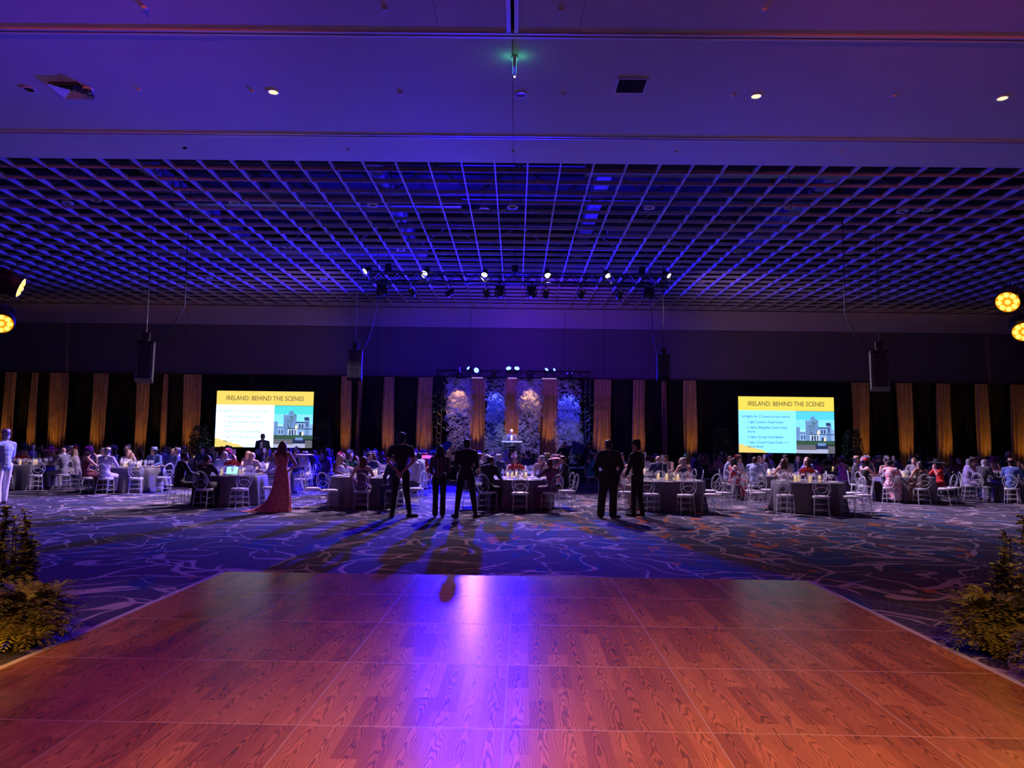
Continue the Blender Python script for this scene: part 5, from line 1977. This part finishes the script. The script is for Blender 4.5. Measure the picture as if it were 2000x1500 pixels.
banquet('second-row outer left table', -16.1, 23.9, 6, [N_, N_, 'm|grey|-|-|light', '?', '?', '?', '?', '?', '?', N_], 'white', 2, 14)
TH = [('outer left', -20.1, 27.9), ('far left', -16.2, 27.4), ('mid-left', -12.2, 27.3), ('left', -8.3, 27.2), ('inner left', -4.4, 27.3), ('middle', -.2, 27.2),
      ('inner right', 4.1, 27.3), ('right', 8.2, 27.3), ('mid-right', 12.3, 27.5), ('far right', 16.3, 27.7), ('outer right', 20.2, 28.2)]
for i, (nm, x, y) in enumerate(TH):
    banquet('third-row %s table' % nm, x, y, i * 7 % 30 - 12, None, 'red' if i in (1, 7, 8) else 'white', 0, 30 + i)
for i, (nm, x, y) in enumerate((('outermost left', -22.0, 31.3), ('far left', -17.6, 31.2), ('left', -13.6, 31.0), ('inner left', -9.4, 31.0), ('inner right', 9.0, 31.0), ('right', 13.4, 31.0), ('far right', 17.6, 31.3), ('outermost right', 22.0, 31.5))):
    banquet('back-row %s table' % nm, x, y, i * 5 % 30 - 12, [('?' if k in (9, 8, 7, 6, 5, 4, 3) and (k + i) % 4 else 'none') for k in range(10)], 'white', 0, 50 + i)

# laptops on the front-left table
for (x, y, rz, lab) in ((-8.1, 18.95, -.9, 'open laptop with pale glowing screen in front of black-suited man'), (-7.42, 18.85, .0, 'open laptop with pale glowing screen beside the red roses')):
    t = empty('laptop', (x, y, TZT + .009), rz); tag(t, uniq(lab), 'laptop', 'laptops on the front-row laptop table')
    MB().box((0, 0, .009), (.32, .22, .016)).obj('keyboard_base', M['grey_plastic'], t)
    q = Matrix.Rotation(-.28, 3, 'X')
    MB().box(Vector((0, .105, .02)) + q @ Vector((0, 0, .1)), (.32, .008, .21), 0, q).obj('lid', M['grey_plastic'], t)
    MB().box(Vector((0, .100, .02)) + q @ Vector((0, -.003, .1)), (.30, .003, .19), 0, q).obj('display', M['laptop'], t)


def heap(name, px, py, sx, sy, sz, m, label, cat, seed):
    r = random.Random(seed)
    p_ = at(px, py, z=0)
    mb = MB()
    for k in range(9):
        mb.ell((r.uniform(-.5, .5) * sx, r.uniform(-.5, .5) * sy, sz * .35), (sx * r.uniform(.2, .45), sy * r.uniform(.3, .5), sz * r.uniform(.35, .6)), 8, 6)
    o = bpy.data.objects.new(name, mb.remesh(name, m, .015, 1)); C.objects.link(o); o.location = (p_.x, p_.y, .03)
    tag(o, uniq(label), cat)


heap('shawl', 440, 986, .38, .2, .14, CM['pink'], 'crumpled pale pink shawl on the carpet under laptop table', 'shawl', 1)
heap('train_cloth', 672, 990, .5, .25, .06, CM['purple'], 'purple cloth spread on the floor by plum-dressed woman', 'cloth', 2)

# ------------------------------------------------------------------ standing figures


def figure(label, px, py, rz, J, sc, parts, hair, hat, skin, feat=True, z=0.0, w=1.0, voxel=.008, pos=None):
    """parts: list of (name, volume builder result, material)"""
    p_ = at(px, py, z=z) if pos is None else Vector(pos)
    t = empty('person', (p_.x, p_.y, z), rz)
    tag(t, uniq(label), 'person')
    S = Matrix.Scale(sc, 4)
    b = body_vol(J, w).remesh('body', SKIN[skin], voxel, 1)
    inst('body', b, t, None, S)
    for nm, vol, m in parts:
        if isinstance(vol, MB):
            me = vol.remesh(nm, m, .012, 2)
        else:
            me = vol
        inst(nm, me, t, None, S)
    hm = S @ Matrix.Translation(J['hed']) @ J['hq'].to_4x4()
    dress_head(t, hm, hair, hat, feat)
    return t


# tall waiter with hands clasped behind his back, facing the stage
J = J_std('t')
J['sh'] = ((-.195, 0, 1.44), (.195, 0, 1.44)); J['el'] = ((-.27, -.10, 1.18), (.27, -.10, 1.18)); J['wr'] = ((-.035, -.22, .965), (.045, -.24, .93))
J['hd'] = ((.35, -.1, -.9), (-.4, -.05, -.9)); J['hn'] = ((0, -1, 0), (0, -1, 0)); J['curl'] = .9
J['kne'] = ((-.13, .01, .5), (.13, .01, .5)); J['ank'] = ((-.16, -.02, .09), (.20, .0, .09)); J['fd'] = ((-.35, .9, 0), (.8, .5, 0)); J['hq'] = E3(-.05, 0, -.5)
figure('tall curly-haired waiter in black, seen from behind, hands clasped behind his back', 781, 1011, 0, J, 1.07,
       [('shirt', jacket_vol(J, .92, .02, .92, True, .95), CM['black']), ('trousers', trousers_vol(J, .93), CM['black']), ('shoes', shoes_vol(J), CM['black'])], ('curly', 'black'), None, 'tan')
# woman in striped blouse and black trousers
J = J_std('t')
J['el'] = ((-.23, .02, 1.14), (.23, .02, 1.14)); J['wr'] = ((-.13, .16, 1.0), (.13, .16, 1.0)); J['hd'] = ((.9, .5, -.1), (-.9, .5, -.1)); J['hn'] = ((0, 1, .2), (0, 1, .2))
J['sh'] = ((-.175, 0, 1.43), (.175, 0, 1.43)); J['kne'] = ((-.09, .01, .5), (.09, .01, .5)); J['ank'] = ((-.09, -.02, .09), (.09, -.02, .09)); J['hq'] = E3(0, 0, .1)
pts = [('blouse', jacket_vol(J, .92, -.04, .95), CM['striped']), ('trousers', trousers_vol(J, .95, 1.5), CM['black']), ('shoes', shoes_vol(J, .8), CM['black'])]
figure('woman with long dark hair in striped blouse and black trousers, seen from behind', 857, 1010, .05, J, .92, pts, ('long', 'black'), None, 'tan', w=.9)
# waiter in black shirt, legs apart
J = J_std('t')
J['el'] = ((-.245, .05, 1.15), (.245, .05, 1.15)); J['wr'] = ((-.10, .18, 1.02), (.10, .18, 1.02)); J['hd'] = ((.9, .4, 0), (-.9, .4, 0)); J['hn'] = ((0, 1, .2), (0, 1, .2))
J['kne'] = ((-.16, .01, .5), (.16, .0, .5)); J['ank'] = ((-.20, -.02, .09), (.22, -.02, .09)); J['fd'] = ((-.6, .8, 0), (.6, .8, 0))
figure('man in black shirt and trousers standing legs apart, seen from behind', 909, 1011, 0, J, 1.01,
       [('shirt', jacket_vol(J, 1.02, -.02, 1.0), CM['black']), ('trousers', trousers_vol(J, .98), CM['black']), ('shoes', shoes_vol(J), CM['black'])], ('short', 'black'), None, 'tan')
# heavy man in a long jacket
def stout_jacket(J):
    mb = jacket_vol(J, 1.32, .10, 1.15, False, 1.25)
    mb.cap((-.06, 0, .95), (-.07, 0, .82), .19, .17, 14); mb.cap((.06, 0, .95), (.07, 0, .82), .19, .17, 14)
    return mb


J = J_std('t')
J['el'] = ((-.30, .0, 1.15), (.30, .03, 1.15)); J['wr'] = ((-.27, .1, .92), (.22, .18, .96)); J['hd'] = ((.1, .5, -1), (-.5, .6, -.6))
J['kne'] = ((-.15, .03, .5), (.10, .03, .5)); J['ank'] = ((-.18, -.02, .09), (.09, -.04, .09)); J['fd'] = ((-.1, 1, 0), (.8, .6, 0)); J['hq'] = E3(0, 0, -.25)
figure('stout man in a long black suit jacket, seen from behind, beside hatted man', 1189, 1012, -.1, J, 1.02,
       [('jacket', stout_jacket(J), CM['black']), ('trousers', trousers_vol(J, 1.28, 1.35), CM['black']), ('shoes', shoes_vol(J, 1.1), CM['black'])], ('short', 'black'), None, 'tan', w=1.15)
# man in a black hat, turned left
J = J_std('t')
J['el'] = ((-.25, .06, 1.15), (.25, .03, 1.15)); J['wr'] = ((-.16, .20, .98), (.18, .16, .96)); J['hd'] = ((.3, .8, -.4), (-.3, .8, -.4))
J['kne'] = ((-.10, .03, .5), (.10, .0, .5)); J['ank'] = ((-.10, .04, .09), (.11, -.06, .09)); J['hq'] = E3(-.1, 0, .45)
figure('man in black suit and black fedora turned to the left, standing', 1245, 1009, .8, J, 1.0,
       [('jacket', jacket_vol(J, 1.02, .06, 1.0, False, 1.05), CM['black']), ('trousers', trousers_vol(J, 1.0, 1.15), CM['black']), ('shoes', shoes_vol(J, 1.1), CM['black'])], ('short', 'black'), ('fedora', 'black'), 'tan')
# man at the left edge in lavender jacket, hat, facing right
J = J_std('t')
J['el'] = ((-.24, .08, 1.16), (.24, .08, 1.16)); J['wr'] = ((-.10, .26, 1.02), (.10, .26, 1.02)); J['hd'] = ((.6, .8, -.1), (-.6, .8, -.1)); J['hn'] = ((0, 0, 1), (0, 0, 1))
J['ank'] = ((-.12, -.06, .09), (.12, .10, .09)); J['kne'] = ((-.12, .0, .5), (.12, .07, .5))
figure('man in lavender blue jacket and pale fedora standing at the left edge', 3, 985, 1.2, J, 1.04,
       [('jacket', jacket_vol(J, 1.05, .08), CM['light blue']), ('trousers', trousers_vol(J, 1.05, 1.1), CM['white']), ('shoes', shoes_vol(J, 1.1), CM['brown'])], ('short', 'grey'), ('fedora', 'lavender'), 'light')
# tuxedo man before the left screen
J = J_std('t')
mb = MB(); mb.box((0, .132, 1.34), (.09, .02, .24)); shirt_front = mb.mesh('shirt_front', CM['white'])
mb = MB(); mb.ell((-.03, .15, 1.475), (.03, .012, .018), 8, 6); mb.ell((.03, .15, 1.475), (.03, .012, .018), 8, 6); bow = mb.mesh('bow_tie', CM['black'], True)
tux = [('jacket', jacket_vol(J, 1.05, .06), CM['charcoal']), ('trousers', trousers_vol(J), CM['black']), ('shoes', shoes_vol(J), CM['black']), ('shirt_front', shirt_front, None), ('bow_tie', bow, None)]


def fig2(label, px, Y, rz, J, sc, parts, hair, hat, skin, z=0.0):
    x = xat(px, Y)
    t = empty('person', (x, Y, z), rz); tag(t, uniq(label), 'person')
    S = Matrix.Scale(sc, 4)
    inst('body', body_vol(J).remesh('body', SKIN[skin], .010, 1, .6), t, None, S)
    for nm, vol, m in parts:
        inst(nm, vol.remesh(nm, m, .014, 2) if isinstance(vol, MB) else vol, t, None, S)
    dress_head(t, S @ Matrix.Translation(J['hed']) @ J['hq'].to_4x4(), hair, hat)
    return t


fig2('man in dark tuxedo and bow tie standing before the left screen', 513, 29.2, PI, J, 1.10, tux, ('short', 'black'), None, 'brown')
J = J_std('t'); J['wr'] = ((-.12, .22, 1.18), (.10, .20, 1.02)); J['hd'] = ((.2, .3, 1), (-.5, .5, .3)); J['el'] = ((-.25, .06, 1.14), (.25, .06, 1.14)); J['hq'] = E3(-.12, 0, 0)
fig2('bald man in dark suit speaking behind the lectern on stage', 999, 33.3, PI, J, .98,
     [('jacket', jacket_vol(J, 1.02, .05), CM['charcoal']), ('trousers', trousers_vol(J), CM['black']), ('shoes', shoes_vol(J), CM['black']), ('shirt_front', shirt_front, None)], None, None, 'light', z=.6)
J = J_std('t'); J['el'] = ((-.42, .15, 1.35), (.26, .05, 1.15)); J['wr'] = ((-.60, .30, 1.40), (.2, .2, 1.0)); J['hd'] = ((-.6, .6, .1), (0, .8, -.4)); J['hq'] = E3(0, 0, .6)
fig2('man in black suit with arm stretched left, right of the stage', 1149, 30.6, PI + .7, J, .99, [('jacket', jacket_vol(J, 1.0, .05), CM['black']), ('trousers', trousers_vol(J), CM['black']), ('shoes', shoes_vol(J), CM['black']), ('shirt_front', shirt_front, None)], ('short', 'brown'), None, 'tan')
J = J_std('t'); J['el'] = ((-.25, .18, 1.30), (.25, .18, 1.30)); J['wr'] = ((-.06, .30, 1.50), (.06, .30, 1.50)); J['hd'] = ((.2, .5, .8), (-.2, .5, .8)); J['hq'] = E3(0, 0, .1)
ph = fig2('photographer in black holding a camera up before the right-hand column', 1104, 30.4, 2.6, J, 1.0, [('shirt', jacket_vol(J, 1.0, .0), CM['black']), ('trousers', trousers_vol(J), CM['black']), ('shoes', shoes_vol(J), CM['black'])], ('short', 'black'), None, 'light')
t = empty('camera_body', (ph.location.x + .16, ph.location.y - .36, 1.55), 2.6); tag(t, uniq('black camera held up by the photographer near the stage'), 'camera')
MB().box((0, 0, 0), (.15, .07, .10)).obj('housing', M['blackp'], t); MB().lathe([(.001, .14), (.04, .14), (.045, .03)], 14, (0, 0, 0), 0, Matrix.Rotation(-PI / 2, 3, 'X')).obj('lens', M['blackp'], t)
J = J_std('t')
for k in ('che', 'nek', 'hed', 'wai'):
    v = J[k]; J[k] = (v[0], v[1] + (v[2] - .96) * .35, v[2] - (v[2] - .96) * .16)
J['sh'] = tuple((v[0], v[1] + .17, v[2] - .08) for v in J['sh']); J['el'] = ((-.25, .32, 1.12), (.25, .32, 1.12)); J['wr'] = ((-.15, .52, 1.0), (.15, .52, 1.0)); J['hd'] = ((0, 1, 0), (0, 1, 0)); J['hn'] = ((0, 0, 1), (0, 0, 1)); J['hq'] = E3(-.3, 0, 0)
fig2('balding waiter in black leaning over a table near the right edge', 1952, 25.6, -1.9, J, .98, [('jacket', jacket_vol(J, 1.0, .05), CM['black']), ('trousers', trousers_vol(J), CM['black']), ('shoes', shoes_vol(J), CM['black'])], ('short', 'grey'), None, 'tan')

# woman in the coral lace gown, hand on hip
J = J_std('t')
for k in ('nek', 'hed', 'che'):
    v = J[k]; J[k] = (v[0], v[1], v[2] - .01)
J['sh'] = ((-.165, 0, 1.42), (.165, 0, 1.42)); J['el'] = ((-.20, .14, 1.16), (.33, -.02, 1.17)); J['wr'] = ((-.06, .26, 1.30), (.17, .0, 1.02)); J['hd'] = ((.3, .3, 1), (-.8, .3, -.5)); J['hn'] = ((0, 1, 0), (1, 0, .3))
J['hq'] = E3(-.15, 0, -.55)
p_ = at(548, 999, z=0)
t = empty('person', (p_.x, p_.y, 0), .12); tag(t, uniq('woman in long coral lace gown with train, hand on hip, seen from behind'), 'person')
S = Matrix.Scale(.955, 4)
inst('body', body_vol(J, .86).remesh('body', SKIN['tan'], .008, 1), t, None, S)
mb = MB()
prof = [(1.40, .128, .10, 0, 0), (1.30, .150, .115, 0, 0), (1.20, .135, .105, 0, 0), (1.10, .122, .10, 0, 0), (1.0, .150, .125, 0, 0), (.90, .175, .145, 0, 0), (.75, .195, .165, 0, .01), (.55, .225, .19, -.01, .02),
        (.38, .26, .22, -.03, .04), (.22, .30, .25, -.06, .06), (.10, .35, .29, -.11, .06), (.03, .42, .31, -.17, .06), (.012, .50, .33, -.24, .05)]
n = 72
vs, fs = [], []
for i, (z, a, b_, ox, k) in enumerate(prof):
    for j in range(n):
        th = 2 * PI * j / n
        f_ = 1 + k * (math.sin(th * 11) + .5 * math.sin(th * 19 + 1))
        ex = 1.0 + (.45 * max(0, -math.cos(th)) ** 2 if z < .25 else 0) * (.25 - z) / .25
        vs.append((ox + a * f_ * ex * math.cos(th), -.02 + b_ * f_ * math.sin(th) - (.03 if z < .2 else 0), z))
for i in range(len(prof) - 1):
    for j in range(n):
        j2 = (j + 1) % n
        fs.append((i * n + j, (i + 1) * n + j, (i + 1) * n + j2, i * n + j2))
mb.add(vs, fs)
inst('gown', mb.mesh('gown', CM['coral lace'], True), t, None, S)
dress_head(t, S @ Matrix.Translation(J['hed']) @ J['hq'].to_4x4(), None, None)
mb = MB(); mb.ell((0, -.03, .035), (.088, .095, .09), 16, 12)
for s_ in (-1, 0, 1):
    mb.cap((s_ * .05, -.05, .0), (s_ * .085, -.10, -.22), .06, .055, 8); mb.cap((s_ * .085, -.10, -.2), (s_ * .07, -.10, -.36), .055, .03, 8)
inst('hair', mb.remesh('hair', HAIR['auburn'], .010, 1), t, None, S @ Matrix.Translation(J['hed']) @ E3(0, 0, -.2).to_4x4())
